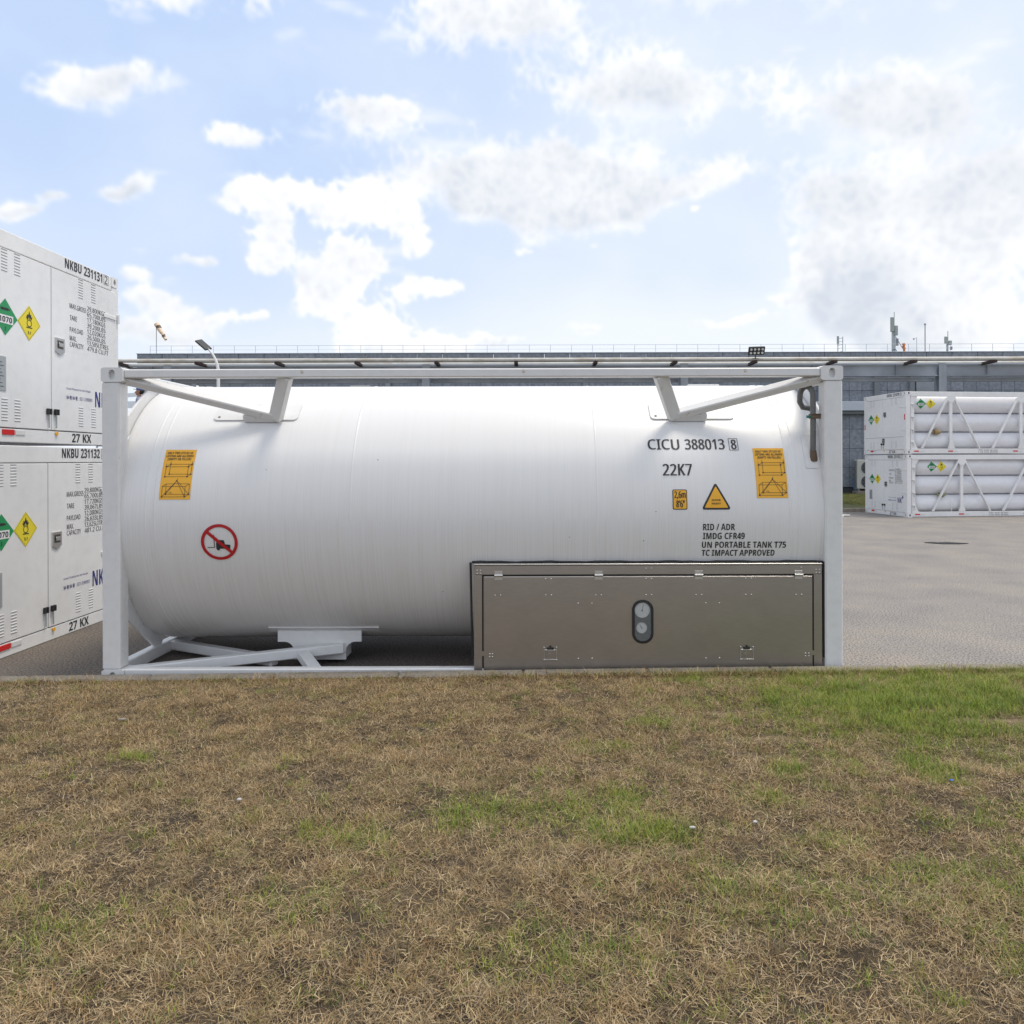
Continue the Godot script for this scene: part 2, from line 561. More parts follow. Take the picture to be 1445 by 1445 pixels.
func sky_colour(d: Vector3) -> Color:
	var up := maxf(d.y, 0.0)
	var t := pow(1.0 - up, 3.2)
	var c := Vector3(0.42, 0.58, 0.88).lerp(Vector3(0.80, 0.865, 0.95), t)
	# high thin veil
	var big := sky_noise.get_noise_3d(d.x * 0.9, d.y * 1.6, d.z * 0.9)
	var n1 := sky_noise.get_noise_3d(d.x * 4.2, d.y * 5.5, d.z * 4.2)
	var front := 0.0
	var fld := -1.5
	var grey_ := 0.0
	var X := 0.0
	var Y := 0.0
	if d.z < -0.2:
		X = 750.0 + 1084.0 * d.x / -d.z
		Y = 650.0 - 1084.0 * d.y / -d.z
		front = (1.0 - smoothstep(800.0, 1200.0, absf(X - 722.0))) * smoothstep(-450.0, -100.0, Y)
	var veil := 0.24 + 0.5 * clampf(big + 0.15, 0.0, 1.0)
	if front > 0.0:
		var wob := Vector2(sky_noise.get_noise_3d(d.x * 7.0 + 9.0, d.y * 7.0, d.z * 7.0), sky_noise.get_noise_3d(d.x * 7.0, d.y * 7.0 + 17.0, d.z * 7.0)) * 34.0
		var wsum := 0.0
		var clear := 1.0
		for b in cloud_list:
			var ex: float = (X + wob.x - b[0]) / b[2]
			var ey: float = (Y + wob.y - b[1]) / b[3]
			var q := ex * ex + ey * ey
			if q < 7.0:
				clear *= 1.0 - 0.96 * exp(-q * 0.95)
				var w := exp(-q * 1.2)
				# undersides of a cloud are greyer than its top
				grey_ += w * (b[4] + 0.22 * clampf(ey, -0.6, 1.0))
				wsum += w
		fld = (1.0 - clear) * 2.2 - 1.31
		grey_ = grey_ / maxf(wsum, 0.02)
		veil = lerpf(veil, clampf(0.12 + 0.50 * smoothstep(350.0, 1000.0, X) + 0.35 * smoothstep(380.0, 500.0, Y) + 0.25 * n1, 0.0, 0.85), front)
	var out_f := 1.6 * sky_noise.get_noise_3d(d.x * 2.0 + 4.0, d.y * 3.0, d.z * 2.0) + 0.05
	fld = lerpf(out_f, fld, front)
	grey_ = lerpf(0.25 - 0.4 * n1, grey_, front)
	c = c.lerp(Vector3(0.86, 0.90, 0.97), veil)
	var n2 := sky_noise.get_noise_3d(d.x * 15.0, d.y * 15.0, d.z * 15.0)
	var n3 := sky_noise.get_noise_3d(d.x * 40.0, d.y * 40.0, d.z * 40.0)
	var n4 := sky_noise.get_noise_3d(d.x * 9.0 + 3.0, d.y * 30.0, d.z * 9.0)
	var soft := clampf(grey_, 0.0, 0.6)
	var billow := 0.30 - 1.7 * absf(n3)
	var f := fld + (0.75 * n2 + (0.75 - 0.5 * soft) * billow) * (1.0 - 0.85 * smoothstep(0.1, 0.7, fld))
	var a := smoothstep(-0.16 - 0.7 * soft, 0.34 + 0.7 * soft, f)
	# thin wisps
	a = maxf(a, 0.42 * smoothstep(0.05, 0.55, n4 + 0.5 * n1 + 0.35 * fld))
	var g := clampf(grey_ * 1.15 + 0.45 * n1 - 0.30 * n2 - 0.35 * billow + 0.16, 0.0, 1.0)
	g *= smoothstep(0.05, 0.9, fld + 0.25)
	var cl := Vector3(0.985, 0.985, 0.99).lerp(Vector3(0.63, 0.68, 0.76), g)
	c = c.lerp(cl, a * 0.96)
	return Color(c.x, c.y, c.z)

func make_sky() -> Sky:
	sky_noise.noise_type = FastNoiseLite.TYPE_SIMPLEX_SMOOTH
	sky_noise.frequency = 1.0
	sky_noise.fractal_octaves = 5
	sky_noise.seed = 77
	var w := 2048
	var h := 1024
	var small := Image.create(w / 8, h / 8, false, Image.FORMAT_RGBF)
	for j in h / 8:
		for i in w / 8:
			var el := PI * (0.5 - (j + 0.5) / (h / 8))
			var az := TAU * (i + 0.5) / (w / 8)   # the first column looks north
			if el < -0.06:
				small.set_pixel(i, j, Color(0.30, 0.28, 0.26))
			else:
				small.set_pixel(i, j, sky_colour(Vector3(sin(az) * cos(el), sin(el), -cos(az) * cos(el))))
	small.resize(w, h, Image.INTERPOLATE_BILINEAR)
	for j in range(int(h * 0.17), int(h * 0.51)):
		var el := PI * (0.5 - (j + 0.5) / h)
		for i in range(int(w * -0.125), int(w * 0.125)):
			var az := TAU * (i + 0.5) / w
			small.set_pixel((i + w) % w, j, sky_colour(Vector3(sin(az) * cos(el), sin(el), -cos(az) * cos(el))))
	var p := PanoramaSkyMaterial.new()
	p.panorama = ImageTexture.create_from_image(small)
	var s := Sky.new()
	s.sky_material = p
	return s

# ---------------------------------------------------------------- the tank container
const TD := 7.5       # distance of the tank's axis
const TY := 1.341     # height of the axis
const TR := 1.2       # radius of the jacket
const FX0 := -3.52    # ends of the frame
const FX1 := 2.55

func on_tank(u: float, s: float, off: float) -> Vector3:
	var a := s / TR
	var r := TR + off
	return W(u, TY + r * sin(a), TD - r * cos(a))

func arc_of(y: float) -> float:
	return TR * asin(clampf((y - TY) / TR, -1.0, 1.0))

func corner_casting(b: Mb, x0: float, x1: float, y0: float, y1: float, d0: float, d1: float) -> void:
	# a body, and in front of it a plate pierced by the oval hand hole
	var plate := 0.035
	var sgn := signf(d1 - d0)
	b.bx(W(x0, y0, d0 + sgn * plate), W(x1, y1, d1), 0.008)
	var cx := (x0 + x1) / 2
	var cy := (y0 + y1) / 2
	var outer := []
	var inner := []
	for i in 32:
		var a := TAU * (i + 0.5) / 32
		var e := Vector2(cos(a), sin(a))
		var k := minf((x1 - x0) / 2 / maxf(absf(e.x), 1e-6), (y1 - y0) / 2 / maxf(absf(e.y), 1e-6))
		outer.append(Vector2(cx, cy) + e * k)
		var q := Vector2(signf(e.x) * pow(absf(e.x), 0.8) * 0.026, signf(e.y) * pow(absf(e.y), 0.8) * 0.040)
		inner.append(Vector2(cx, cy) + q)
	var o := Vector3(0, 0, sgn)
	for i in 32:
		var j := (i + 1) % 32
		var f := func(p: Vector2, d: float) -> Vector3: return W(p.x, p.y, d)
		b.quad(f.call(outer[i], d0), f.call(outer[j], d0), f.call(inner[j], d0), f.call(inner[i], d0), o)
		var m: Vector2 = (outer[i] + outer[j]) / 2 - Vector2(cx, cy)
		b.quad(f.call(outer[i], d0), f.call(outer[j], d0), f.call(outer[j], d0 + sgn * plate), f.call(outer[i], d0 + sgn * plate), Vector3(m.x, m.y, 0))
		b.quad(f.call(inner[i], d0), f.call(inner[j], d0), f.call(inner[j], d0 + sgn * plate), f.call(inner[i], d0 + sgn * plate), -Vector3(m.x, m.y, 0))

func bent_plate(b: Mb, poly: PackedVector2Array, thick: float) -> void:
	b.ink(poly, on_tank, thick, 0.03)
	var cw := Geometry2D.is_polygon_clockwise(poly)
	for i in poly.size():
		var p := poly[i]
		var q := poly[(i + 1) % poly.size()]
		var o := Vector3(q.y - p.y, p.x - q.x, 0.0) * (-1.0 if cw else 1.0)
		var k := maxi(1, int(ceil(absf(q.y - p.y) / 0.03)))
		for j in k:
			var e := p.lerp(q, float(j) / k)
			var f := p.lerp(q, float(j + 1) / k)
			b.quad(on_tank(e.x, e.y, 0), on_tank(f.x, f.y, 0), on_tank(f.x, f.y, thick), on_tank(e.x, e.y, thick), o)

func build_tank() -> void:
	var base := W((FX0 + FX1) / 2, 0, TD)
	var root := thing("tank_container", "long white cylindrical tank in a white steel frame with a brown steel valve cabinet", "tank container", base)
	var at := -base
	# the jacket
	var b := Mb.new()
	var prof := []
	for p in [[-3.20, 0.0], [-3.24, 0.6], [-3.32, 1.0], [-3.415, 1.172], [-3.425, 1.183], [-3.41, 1.194], [-3.385, 1.2], [-3.13, 1.2], [-2.0, 1.2], [0.0, 1.2], [1.5, 1.2], [2.415, 1.2], [2.44, 1.194], [2.455, 1.183], [2.445, 1.172], [2.35, 1.0], [2.27, 0.6], [2.23, 0.0]]:
		prof.append(Vector2(p[0], p[1]))
	b.lathe(prof, W(0, TY, TD), Vector3.RIGHT, Vector3(0, 0, 1), 96)
	# angle 0 faces the camera; RIGHT x (0,0,1) points down, so v = 0.25 is the underside
	var shell := part(b, "tank_shell", M.tank, root, at)
	for s in [[-3.17, 0.004], [-3.095, 0.004], [2.124, 0.004], [2.198, 0.004], [-1.49, 0.0025], [0.54, 0.0025]]:
		b = Mb.new()
		var h: float = s[1]
		b.lathe([Vector2(s[0] - 0.010, 1.1995), Vector2(s[0] - 0.005, 1.2 + h), Vector2(s[0] + 0.005, 1.2 + h), Vector2(s[0] + 0.010, 1.1995)], W(0, TY, TD), Vector3.RIGHT, Vector3(0, 0, 1), 96)
		part(b, "weld_seam", M.tank, shell, Vector3.ZERO)
	b = Mb.new()   # lifting lug on the crown
	b.bar(W(1.50, 2.535, 7.38), W(1.80, 2.535, 7.38), 0.05, 0.02, 0.004)
	part(b, "lifting_lug", M.frame, root, at)

	# the frame
	for fb in [[6.28, 6.43], [8.72, 8.57]]:
		var d0: float = fb[0]
		var d1: float = fb[1]
		var sg := signf(d1 - d0)
		for e in [[FX0, FX0 + 0.178, FX0 + 0.002, FX0 + 0.148], [FX1 - 0.178, FX1, FX1 - 0.148, FX1 - 0.002]]:
			b = Mb.new()
			b.bx(W(e[2], 0.118, d0 + sg * 0.004), W(e[3], 2.473, d1), 0.012)
			part(b, "corner_post", M.frame, root, at)
			for yy in [[0.0, 0.118], [2.473, 2.591]]:
				b = Mb.new()
				corner_casting(b, e[0], e[1], yy[0], yy[1], d0, d0 + sg * 0.162)
				part(b, "corner_casting", M.frame, root, at)
		b = Mb.new()
		b.bx(W(FX0 + 0.178, 2.508, d0 + sg * 0.02), W(FX1 - 0.178, 2.578, d0 + sg * 0.11), 0.008)
		part(b, "top_rail", M.frame, root, at)
		b = Mb.new()
		b.bx(W(FX0 + 0.178, 0.02, d0 + sg * 0.015), W(FX1 - 0.178, 0.118, d0 + sg * 0.10), 0.008)
		part(b, "bottom_rail", M.frame, root, at)
		# the V braces that hold the jacket's crown
		for side in [[-1.0, -3.36, -2.20, -2.03, -2.745, -2.02], [1.0, 2.39, 1.235, 1.065, 1.03, 1.755]]:
			var mir := func(x: float, y: float, dd: float) -> Vector3: return W(x, y, TD + (dd - TD) * sg)
			var up: Vector3 = Vector3(0, 0.79, 0.62 * sg)
			b = Mb.new()
			b.bar(mir.call(side[1], 2.503, 6.375), mir.call(side[2], 2.212, 6.60), 0.085, 0.070, 0.009, up)
			# foot of the brace, cut to the jacket
			var foot := mir.call(side[2], 2.2, 6.60)
			var x_in: float = side[2] - side[0] * -0.0
			b.bar(mir.call(x_in + side[0] * 0.27, 2.205, 6.615), mir.call(x_in - side[0] * 0.03, 2.205, 6.615), 0.085, 0.07, 0.008, up)
			part(b, "long_brace", M.frame, root, at)
			b = Mb.new()
			b.bar(mir.call(side[3], 2.53, 6.355), mir.call(side[2] - side[0] * 0.005, 2.19, 6.60), 0.11, 0.075, 0.008, Vector3(0, 0.3, sg))
			part(b, "short_brace", M.frame, root, at)
			if sg > 0.0:
				b = Mb.new()
				bent_plate(b, round_rect(side[4], arc_of(2.170), side[5], arc_of(2.170) + 0.24, 0.04), 0.012)
				var pad := part(b, "doubler_plate", M.frame, root, at)
				b = Mb.new()
				var bolt_u: float = side[4] + 0.045
				b.ink(disc(bolt_u, arc_of(2.170) + 0.035, 0.011, 12), on_tank, 0.0135)
				part(b, "bleed_hole", M.rust, pad, Vector3.ZERO)
	# end frames: cross rails and corner plates, flush with the ends of the jacket
	for e in [[FX0 + 0.02, FX0 + 0.11], [FX1 - 0.11, FX1 - 0.02]]:
		b = Mb.new()
		b.bx(W(e[0], 2.475, 6.442), W(e[1], 2.578, 8.558), 0.008)
		part(b, "end_top_rail", M.frame, root, at)
		b = Mb.new()
		b.bx(W(e[0], 0.03, 6.442), W(e[1], 0.135, 8.558), 0.008)
		part(b, "end_bottom_rail", M.frame, root, at)
		for sy in [-1.0, 1.0]:
			for sd in [-1.0, 1.0]:
				b = Mb.new()
				var xb: float = e[1] - 0.033 if e[0] < 0.0 else e[0] + 0.033
				var A := W(xb, TY + sy * 0.698, TD + sd * 1.072)
				var B := W(xb, TY + sy * 1.205, TD + sd * 0.375)
				b.bar(A, B, 0.024, 0.150, 0.004, Vector3(0, sy * 0.809, -sd * 0.588))
				part(b, "corner_brace", M.frame, root, at)
	# low braces and the saddle under the jacket
	for sx in [1.0]:
		b = Mb.new()
		b.bar(W(-3.36, 0.07, 6.40), W(-1.68, 0.155, 6.86), 0.09, 0.085, 0.008)
		part(b, "floor_brace", M.frame, root, at)
		b = Mb.new()
		b.bar(W(-2.02, 0.13, 6.755), W(-1.80, 0.07, 6.39), 0.10, 0.08, 0.008)
		part(b, "floor_brace", M.frame, root, at)
		b = Mb.new()
		b.bar(W(-3.40, 0.085, 7.30), W(-2.25, 0.075, 6.72), 0.09, 0.085, 0.008)
		part(b, "floor_brace", M.frame, root, at)
	b = Mb.new()
	var sp := PackedVector2Array([Vector2(-2.275, 0.325), Vector2(-2.275, 0.205), Vector2(-2.215, 0.205)])
	for i in 7:
		var a := PI / 2 * i / 6
		sp.append(Vector2(-2.215 + 0.085 * sin(a), 0.205 - 0.085 + 0.085 * cos(a)))
	sp.append_array(PackedVector2Array([Vector2(-2.13, 0.045), Vector2(-1.665, 0.045)]))
	for i in 7:
		var a := PI / 2 * i / 6
		sp.append(Vector2(-1.58 - 0.085 * cos(a), 0.12 + 0.085 * sin(a)))
	sp.append_array(PackedVector2Array([Vector2(-1.527, 0.205), Vector2(-1.527, 0.325)]))
	b.extrude(sp, Transform3D(Basis.IDENTITY, W(0, 0, 6.875)), -0.03)
	b.bx(W(-2.12, 0.047, 6.906), W(-1.675, 0.158, 7.12), 0.0)
	var saddle := part(b, "saddle", M.frame, root, at)
	b = Mb.new()
	bent_plate(b, rect(-2.34, arc_of(0.300), -1.36, arc_of(0.350)), 0.010)
	part(b, "saddle_flange", M.frame, saddle, Vector3.ZERO)

	# gooseneck vent at the right end
	b = Mb.new()
	bent_plate(b, round_rect(2.275, arc_of(1.75), 2.385, arc_of(2.03), 0.012), 0.006)
	var patch := part(b, "vent_patch", M.frame, root, at)
	b = Mb.new()
	var pts := [W(2.352, 1.84, 6.425), W(2.35, 1.885, 6.415), W(2.35, 1.95, 6.41), W(2.35, 2.20, 6.41), W(2.35, 2.36, 6.41)]
	for i in range(1, 9):
		var a := PI * i / 8
		pts.append(W(2.35 - 0.042 * (1 - cos(a)), 2.36 + 0.075 * sin(a), 6.41 + 0.035 * (1 - cos(a))))
	pts.append(W(2.268, 2.31, 6.49))
	pts.append(W(2.30, 2.265, 6.51))
	pts.append(W(2.38, 2.255, 6.52))
	b.tube(pts, 0.0235, 14)
	var vent := part(b, "vent_pipe", M.pipe, root, at)
	b = Mb.new()
	b.tube([W(2.352, 1.815, 6.412), W(2.352, 1.845, 6.405), W(2.35, 1.90, 6.405)], 0.036, 12, true, 0.024)
	part(b, "vent_weld", M.rust, vent, Vector3.ZERO)
	b = Mb.new()
	b.bx(W(2.325, 2.165, 6.375), W(2.405, 2.195, 6.445), 0.003)
	b.bx(W(2.325, 2.196, 6.37), W(2.415, 2.204, 6.45), 0.002)
	part(b, "pipe_clamp", M.rust, vent, Vector3.ZERO)
	b = Mb.new()
	b.tube([W(2.292, 2.18, 6.395), W(2.326, 2.18, 6.395)], 0.013, 6)
	part(b, "clamp_bolt", M.teal, vent, Vector3.ZERO)

	tank_prints(root, at)
	valve_cabinet(root, at)

func tank_prints(root: Node3D, at: Vector3) -> void:
	var m := on_tank
	var b := Mb.new()
	var s_ := arc_of(1.910)
	write(b, "CICU", m, 0.003, 0.978, s_, 0.266, 0.100, false, 0.0, 0.005)
	write(b, "388013", m, 0.003, 1.290, s_, 0.334, 0.100, false, 0.0, 0.005)
	write(b, "8", m, 0.003, 1.678, s_, 0.045, 0.095, false, 0.0, 0.005)
	for l in [[1.662, -0.008, 1.735, -0.008], [1.735, -0.008, 1.735, 0.106], [1.735, 0.106, 1.662, 0.106], [1.662, 0.106, 1.662, -0.008]]:
		b.ink_line(Vector2(l[0], s_ + l[1]), Vector2(l[2], s_ + l[3]), 0.004, m, 0.0035)
	part(b, "tank_number", M.ink, root, at)
	b = Mb.new()
	write(b, "22K7", m, 0.003, 1.087, arc_of(1.694), 0.245, 0.100, false, 0.0, 0.006)
	part(b, "type_code", M.ink, root, at)
	b = Mb.new()
	write(b, "RID / ADR", m, 0.003, 1.406, arc_of(1.246), 0.262, 0.052, true)
	write(b, "IMDG CFR49", m, 0.003, 1.407, arc_of(1.172), 0.342, 0.052, true)
	write(b, "UN PORTABLE TANK T75", m, 0.003, 1.400, arc_of(1.099), 0.692, 0.052, true)
	write(b, "TC IMPACT APPROVED", m, 0.003, 1.400, arc_of(1.031), 0.600, 0.052, true, 0.04)
	part(b, "approval_text", M.ink, root, at)
	# height mark
	b = Mb.new()
	b.ink(round_rect(1.158, arc_of(1.415), 1.278, arc_of(1.579), 0.012), m, 0.0025, 0.04)
	var hm := part(b, "height_mark", M.ink, root, at)
	b = Mb.new()
	b.ink(round_rect(1.165, arc_of(1.422), 1.271, arc_of(1.572), 0.008), m, 0.005, 0.04)
	part(b, "mark_field", M.orange, hm, Vector3.ZERO)
	b = Mb.new()
	write(b, "2,6m", m, 0.0075, 1.172, arc_of(1.510), 0.094, 0.054, false, 0.0, 0.003)
	write(b, "8'6\"", m, 0.0075, 1.186, arc_of(1.434), 0.070, 0.056, false, 0.0, 0.003)
	part(b, "mark_text", M.ink, hm, Vector3.ZERO)
	# warning triangle
	b = Mb.new()
	var tri_of := func(g: float, r: float) -> PackedVector2Array:
		var o := PackedVector2Array()
		var c := [Vector2(1.393 + g * 1.7, arc_of(1.414) + g), Vector2(1.639 - g * 1.7, arc_of(1.414) + g), Vector2(1.514, arc_of(1.638) - g * 2.2)]
		for i in 3:
			var p: Vector2 = c[i]
			var q: Vector2 = (c[(i + 2) % 3] - p).normalized()
			var w: Vector2 = (c[(i + 1) % 3] - p).normalized()
			for k in 5:
				var t := k / 4.0
				o.append((p + q * r).lerp(p, t).lerp(p.lerp(p + w * r, t), t))
		return o
	b.ink(tri_of.call(0.0, 0.03), m, 0.0025, 0.04)
	var wt := part(b, "warning_triangle", M.ink, root, at)
	b = Mb.new()
	b.ink(tri_of.call(0.015, 0.012), m, 0.005, 0.04)
	part(b, "triangle_field", M.orange, wt, Vector3.ZERO)
	b = Mb.new()
	write(b, "SUPER", m, 0.0075, 1.478, arc_of(1.484), 0.074, 0.015, true)
	write(b, "HEAVY", m, 0.0075, 1.478, arc_of(1.456), 0.074, 0.015, true)
	part(b, "triangle_text", M.ink, wt, Vector3.ZERO)
	# small knocks in the paint
	var mr := RandomNumberGenerator.new()
	mr.seed = 19
	for q in [[-1.28, 1.83, 0.006, 0.005, 1], [0.31, 1.19, 0.004, 0.006, 1], [1.02, 1.40, 0.005, 0.004, 1], [0.92, 1.16, 0.006, 0.005, 1], [-2.2, 1.75, 0.004, 0.005, 1], [-0.75, 0.72, 0.005, 0.006, 1]]:
		var poly := PackedVector2Array()
		for i in 14:
			var a := TAU * i / 14
			var rr := mr.randf_range(0.55, 1.0)
			poly.append(Vector2(q[0] + cos(a) * q[2] * rr, arc_of(q[1]) + sin(a) * q[3] * rr))
		b = Mb.new()
		b.ink(poly, m, 0.0012, 0.03)
		part(b, "scuff", M.rust, root, at)
	# the two lifting labels
	for u0 in [-3.062, 1.853]:
		var v0 := arc_of(1.508)
		var v1 := arc_of(1.918)
		var w := 0.255
		b = Mb.new()
		b.ink(rect(u0, v0, u0 + w, v1), m, 0.0025, 0.04)
		var lab := part(b, "lifting_label", M.orange, root, at)
		b = Mb.new()
		write(b, "ONLY TWO STYLES OF", m, 0.005, u0 + 0.018, v1 - 0.042, w - 0.04, 0.020, true)
		write(b, "LIFTING ARE ALLOWED", m, 0.005, u0 + 0.014, v1 - 0.070, w - 0.028, 0.020, true)
		write(b, "(EMPTY OR FILLED)", m, 0.005, u0 + 0.030, v1 - 0.098, w - 0.06, 0.020, true)
		part(b, "label_text", M.ink, lab, Vector3.ZERO)
		b = Mb.new()
		var P := func(x: float, y: float) -> Vector2: return Vector2(u0 + x * w, v0 + y * (v1 - v0))
		var segs := [[0.12, 0.44, 0.84, 0.44], [0.12, 0.44, 0.12, 0.64], [0.84, 0.44, 0.84, 0.64], [0.12, 0.64, 0.84, 0.64], [0.12, 0.64, 0.25, 0.69], [0.84, 0.64, 0.95, 0.69], [0.25, 0.69, 0.95, 0.69], [0.95, 0.69, 0.95, 0.49], [0.84, 0.44, 0.95, 0.49],
			[0.25, 0.69, 0.25, 0.49], [0.25, 0.49, 0.95, 0.49], [0.12, 0.64, 0.12, 0.70], [0.25, 0.69, 0.25, 0.745], [0.95, 0.69, 0.95, 0.75], [0.84, 0.64, 0.84, 0.70],
			[0.08, 0.05, 0.82, 0.05], [0.08, 0.05, 0.08, 0.25], [0.82, 0.05, 0.82, 0.25], [0.08, 0.25, 0.82, 0.25], [0.08, 0.25, 0.20, 0.30], [0.82, 0.25, 0.95, 0.30], [0.20, 0.30, 0.95, 0.30], [0.95, 0.30, 0.95, 0.10], [0.82, 0.05, 0.95, 0.10], [0.20, 0.30, 0.20, 0.10], [0.20, 0.10, 0.95, 0.10],
			[0.08, 0.05, 0.53, 0.36], [0.82, 0.05, 0.53, 0.36], [0.95, 0.10, 0.57, 0.34], [0.20, 0.10, 0.53, 0.36], [0.53, 0.36, 0.55, 0.41], [0.30, 0.12, 0.36, 0.14], [0.36, 0.14, 0.40, 0.10]]
		for s in segs:
			b.ink_line(P.call(s[0], s[1]), P.call(s[2], s[3]), 0.0030, m, 0.005)
		for s in [[0.12, 0.44], [0.84, 0.44], [0.25, 0.49], [0.95, 0.49], [0.12, 0.64], [0.84, 0.64], [0.25, 0.69], [0.95, 0.69], [0.08, 0.05], [0.82, 0.05], [0.20, 0.10], [0.95, 0.10], [0.53, 0.36]]:
			var c: Vector2 = P.call(s[0], s[1])
			b.ink(disc(c.x, c.y, 0.0065, 8), m, 0.0055)
		part(b, "label_diagram", M.ink, lab, Vector3.ZERO)
	# no forklifts
	var cu := -2.566
	var cv := arc_of(1.157)
	b = Mb.new()
	ring_ink(b, cu, cv, 0.126, 0.151, m, 0.006)
	var d45 := Vector2(cos(-0.72), sin(-0.72))
	b.ink_line(Vector2(cu, cv) - d45 * 0.13, Vector2(cu, cv) + d45 * 0.13, 0.026, m, 0.0065)
	var sign_ := part(b, "no_forklift_sign", M.red, root, at)
	b = Mb.new()
	b.ink(PackedVector2Array([Vector2(cu - 0.030, cv - 0.055), Vector2(cu + 0.085, cv - 0.055), Vector2(cu + 0.088, cv - 0.022), Vector2(cu + 0.045, cv - 0.018), Vector2(cu + 0.036, cv + 0.018), Vector2(cu - 0.026, cv + 0.018)]), m, 0.0035)
	b.ink_line(Vector2(cu - 0.045, cv + 0.062), Vector2(cu - 0.042, cv - 0.044), 0.006, m, 0.0035)
	b.ink_line(Vector2(cu - 0.100, cv - 0.044), Vector2(cu - 0.042, cv - 0.044), 0.006, m, 0.0035)
	b.ink(disc(cu - 0.012, cv - 0.056, 0.013, 16), m, 0.0042)
	b.ink(disc(cu + 0.066, cv - 0.056, 0.011, 16), m, 0.0042)
	part(b, "forklift_drawing", M.ink, sign_, Vector3.ZERO)

func valve_cabinet(root: Node3D, at: Vector3) -> void:
	var z0 := 6.292
	var x0 := -0.475
	var x1 := 2.378
	# carcass that fills the hollow under the curve of the jacket
	var b := Mb.new()
	var pr := PackedVector2Array()   # (depth, height)
	pr.append(Vector2(z0 + 0.012, 0.06))
	pr.append(Vector2(z0 + 0.012, 0.962))
	for i in 9:
		var a := lerpf(arc_of(0.962), arc_of(0.20), i / 8.0) / TR
		pr.append(Vector2(TD - (TR - 0.006) * cos(a), TY + (TR - 0.006) * sin(a)))
	pr.append(Vector2(6.98, 0.06))
	b.extrude(pr, Transform3D(Basis(Vector3(0, 0, -1), Vector3.UP, Vector3.RIGHT), Vector3(x0, 0, 0)), x1 - x0)
	var cab := part(b, "valve_cabinet", M.steel, root, at)
	var sub := func(bb: Mb, called: String, m: Material) -> void: part(bb, called, m, cab, Vector3.ZERO)
	var plate := func(called: String, xa: float, ya: float, xb: float, yb: float, d: float, th: float, c: float, m: Material) -> void:
		var q := Mb.new()
		q.bx(W(xa, ya, d), W(xb, yb, d + th), c)
		part(q, called, m, cab, Vector3.ZERO)
	plate.call("head_rail", x0, 0.884, x1, 0.962, z0, 0.011, 0.004, M.steel)
	plate.call("stile", x0, 0.085, x0 + 0.068, 0.8825, z0, 0.011, 0.003, M.steel)
	plate.call("stile", x1 - 0.068, 0.085, x1, 0.8825, z0, 0.011, 0.003, M.steel)
	plate.call("drip_edge", x0 - 0.002, 0.9635, x1 + 0.002, 0.9755, z0 - 0.006, 0.05, 0.004, M.bright)
	plate.call("door", x0 + 0.078, 0.085, x1 - 0.078, 0.872, z0 - 0.004, 0.015, 0.006, M.steel)
	plate.call("shadow_gap", x0 + 0.02, 0.07, x1 - 0.02, 0.94, z0 + 0.0112, 0.004, 0.0, M.rubber)
	# rubber seal between cabinet and jacket
	b = Mb.new()
	var pts := []
	for i in 41:
		var x := lerpf(x0 - 0.016, x1 + 0.016, i / 40.0)
		pts.append(on_tank(x, arc_of(0.985) + 0.003 * sin(i * 0.9) + 0.002 * sin(i * 2.3), 0.0) + Vector3(0, 0, 0.03))
	b.tube(pts, 0.0105, 6)
	for e in [x0 - 0.014, x1 + 0.012]:
		var side := []
		for i in 21:
			var y := lerpf(0.985, 0.20, i / 20.0)
			side.append(W(e - (0.014 * (1.0 - i / 20.0) if e < 0 else -0.008), y, 6.312))
		b.tube(side, 0.0105, 6)
	sub.call(b, "rubber_seal", M.rubber)
	# hinges, rivets, latches
	var face := z0 - 0.004
	for x in [-0.272, 0.548, 1.366, 2.184]:
		b = Mb.new()
		b.bx(W(x - 0.032, 0.888, z0 - 0.004), W(x + 0.032, 0.916, z0), 0.001)
		b.bx(W(x - 0.032, 0.844, face - 0.004), W(x + 0.032, 0.872, face), 0.001)
		b.tube([W(x - 0.034, 0.880, z0 - 0.010), W(x + 0.034, 0.880, z0 - 0.010)], 0.011, 10)
		sub.call(b, "hinge", M.bright)
	var rivet := Mb.new()
	rivet.ball(Vector3.ZERO, Vector3(0.0075, 0.0075, 0.005), 8, 6)
	var rm := rivet.mesh()
	var px := func(u: float) -> float: return (650.0 + u / 2.535 - 750.0) * 6.285 / 1084.0
	var py := func(v: float) -> float: return 1.82 - (770.0 + v / 2.535 - 649.7) * 6.285 / 1084.0
	var riv := func(u: float, v: float, d: float) -> void:
		share(rm, "rivet", M.bright, cab, Transform3D(Basis.IDENTITY, W(px.call(u), py.call(v), d)))
	for u in [132, 313, 492, 672, 851, 1029, 1209]:
		riv.call(u - 10, 177, face)
		riv.call(u + 10, 177, face)
	for u in [313, 672, 1029]:
		riv.call(u - 10, 119, face)
		riv.call(u + 10, 119, face)
	for u in [419, 468, 876, 924]:
		riv.call(u, 207, face)
		riv.call(u, 404, face)
	for q in [[663, 82], [682, 82], [1219, 80]]:
		riv.call(q[0], q[1], z0)
	for u in [58, 70, 1272, 1284]:
		riv.call(u, 88, z0)
		riv.call(u, 99, z0)
	for u in [[102, 112], [1232, 1244]]:
		for v in [387, 397]:
			riv.call(u[0], v, face - 0.0016)
			riv.call(u[1], v, face - 0.0016)
	for s in [[x0 + 0.012, x0 + 0.175], [x1 - 0.175, x1 - 0.012]]:
		b = Mb.new()
		b.bx(W(s[0], 0.222, face - 0.0016), W(s[1], 0.262, face), 0.0)
		sub.call(b, "corner_strap", M.steel)
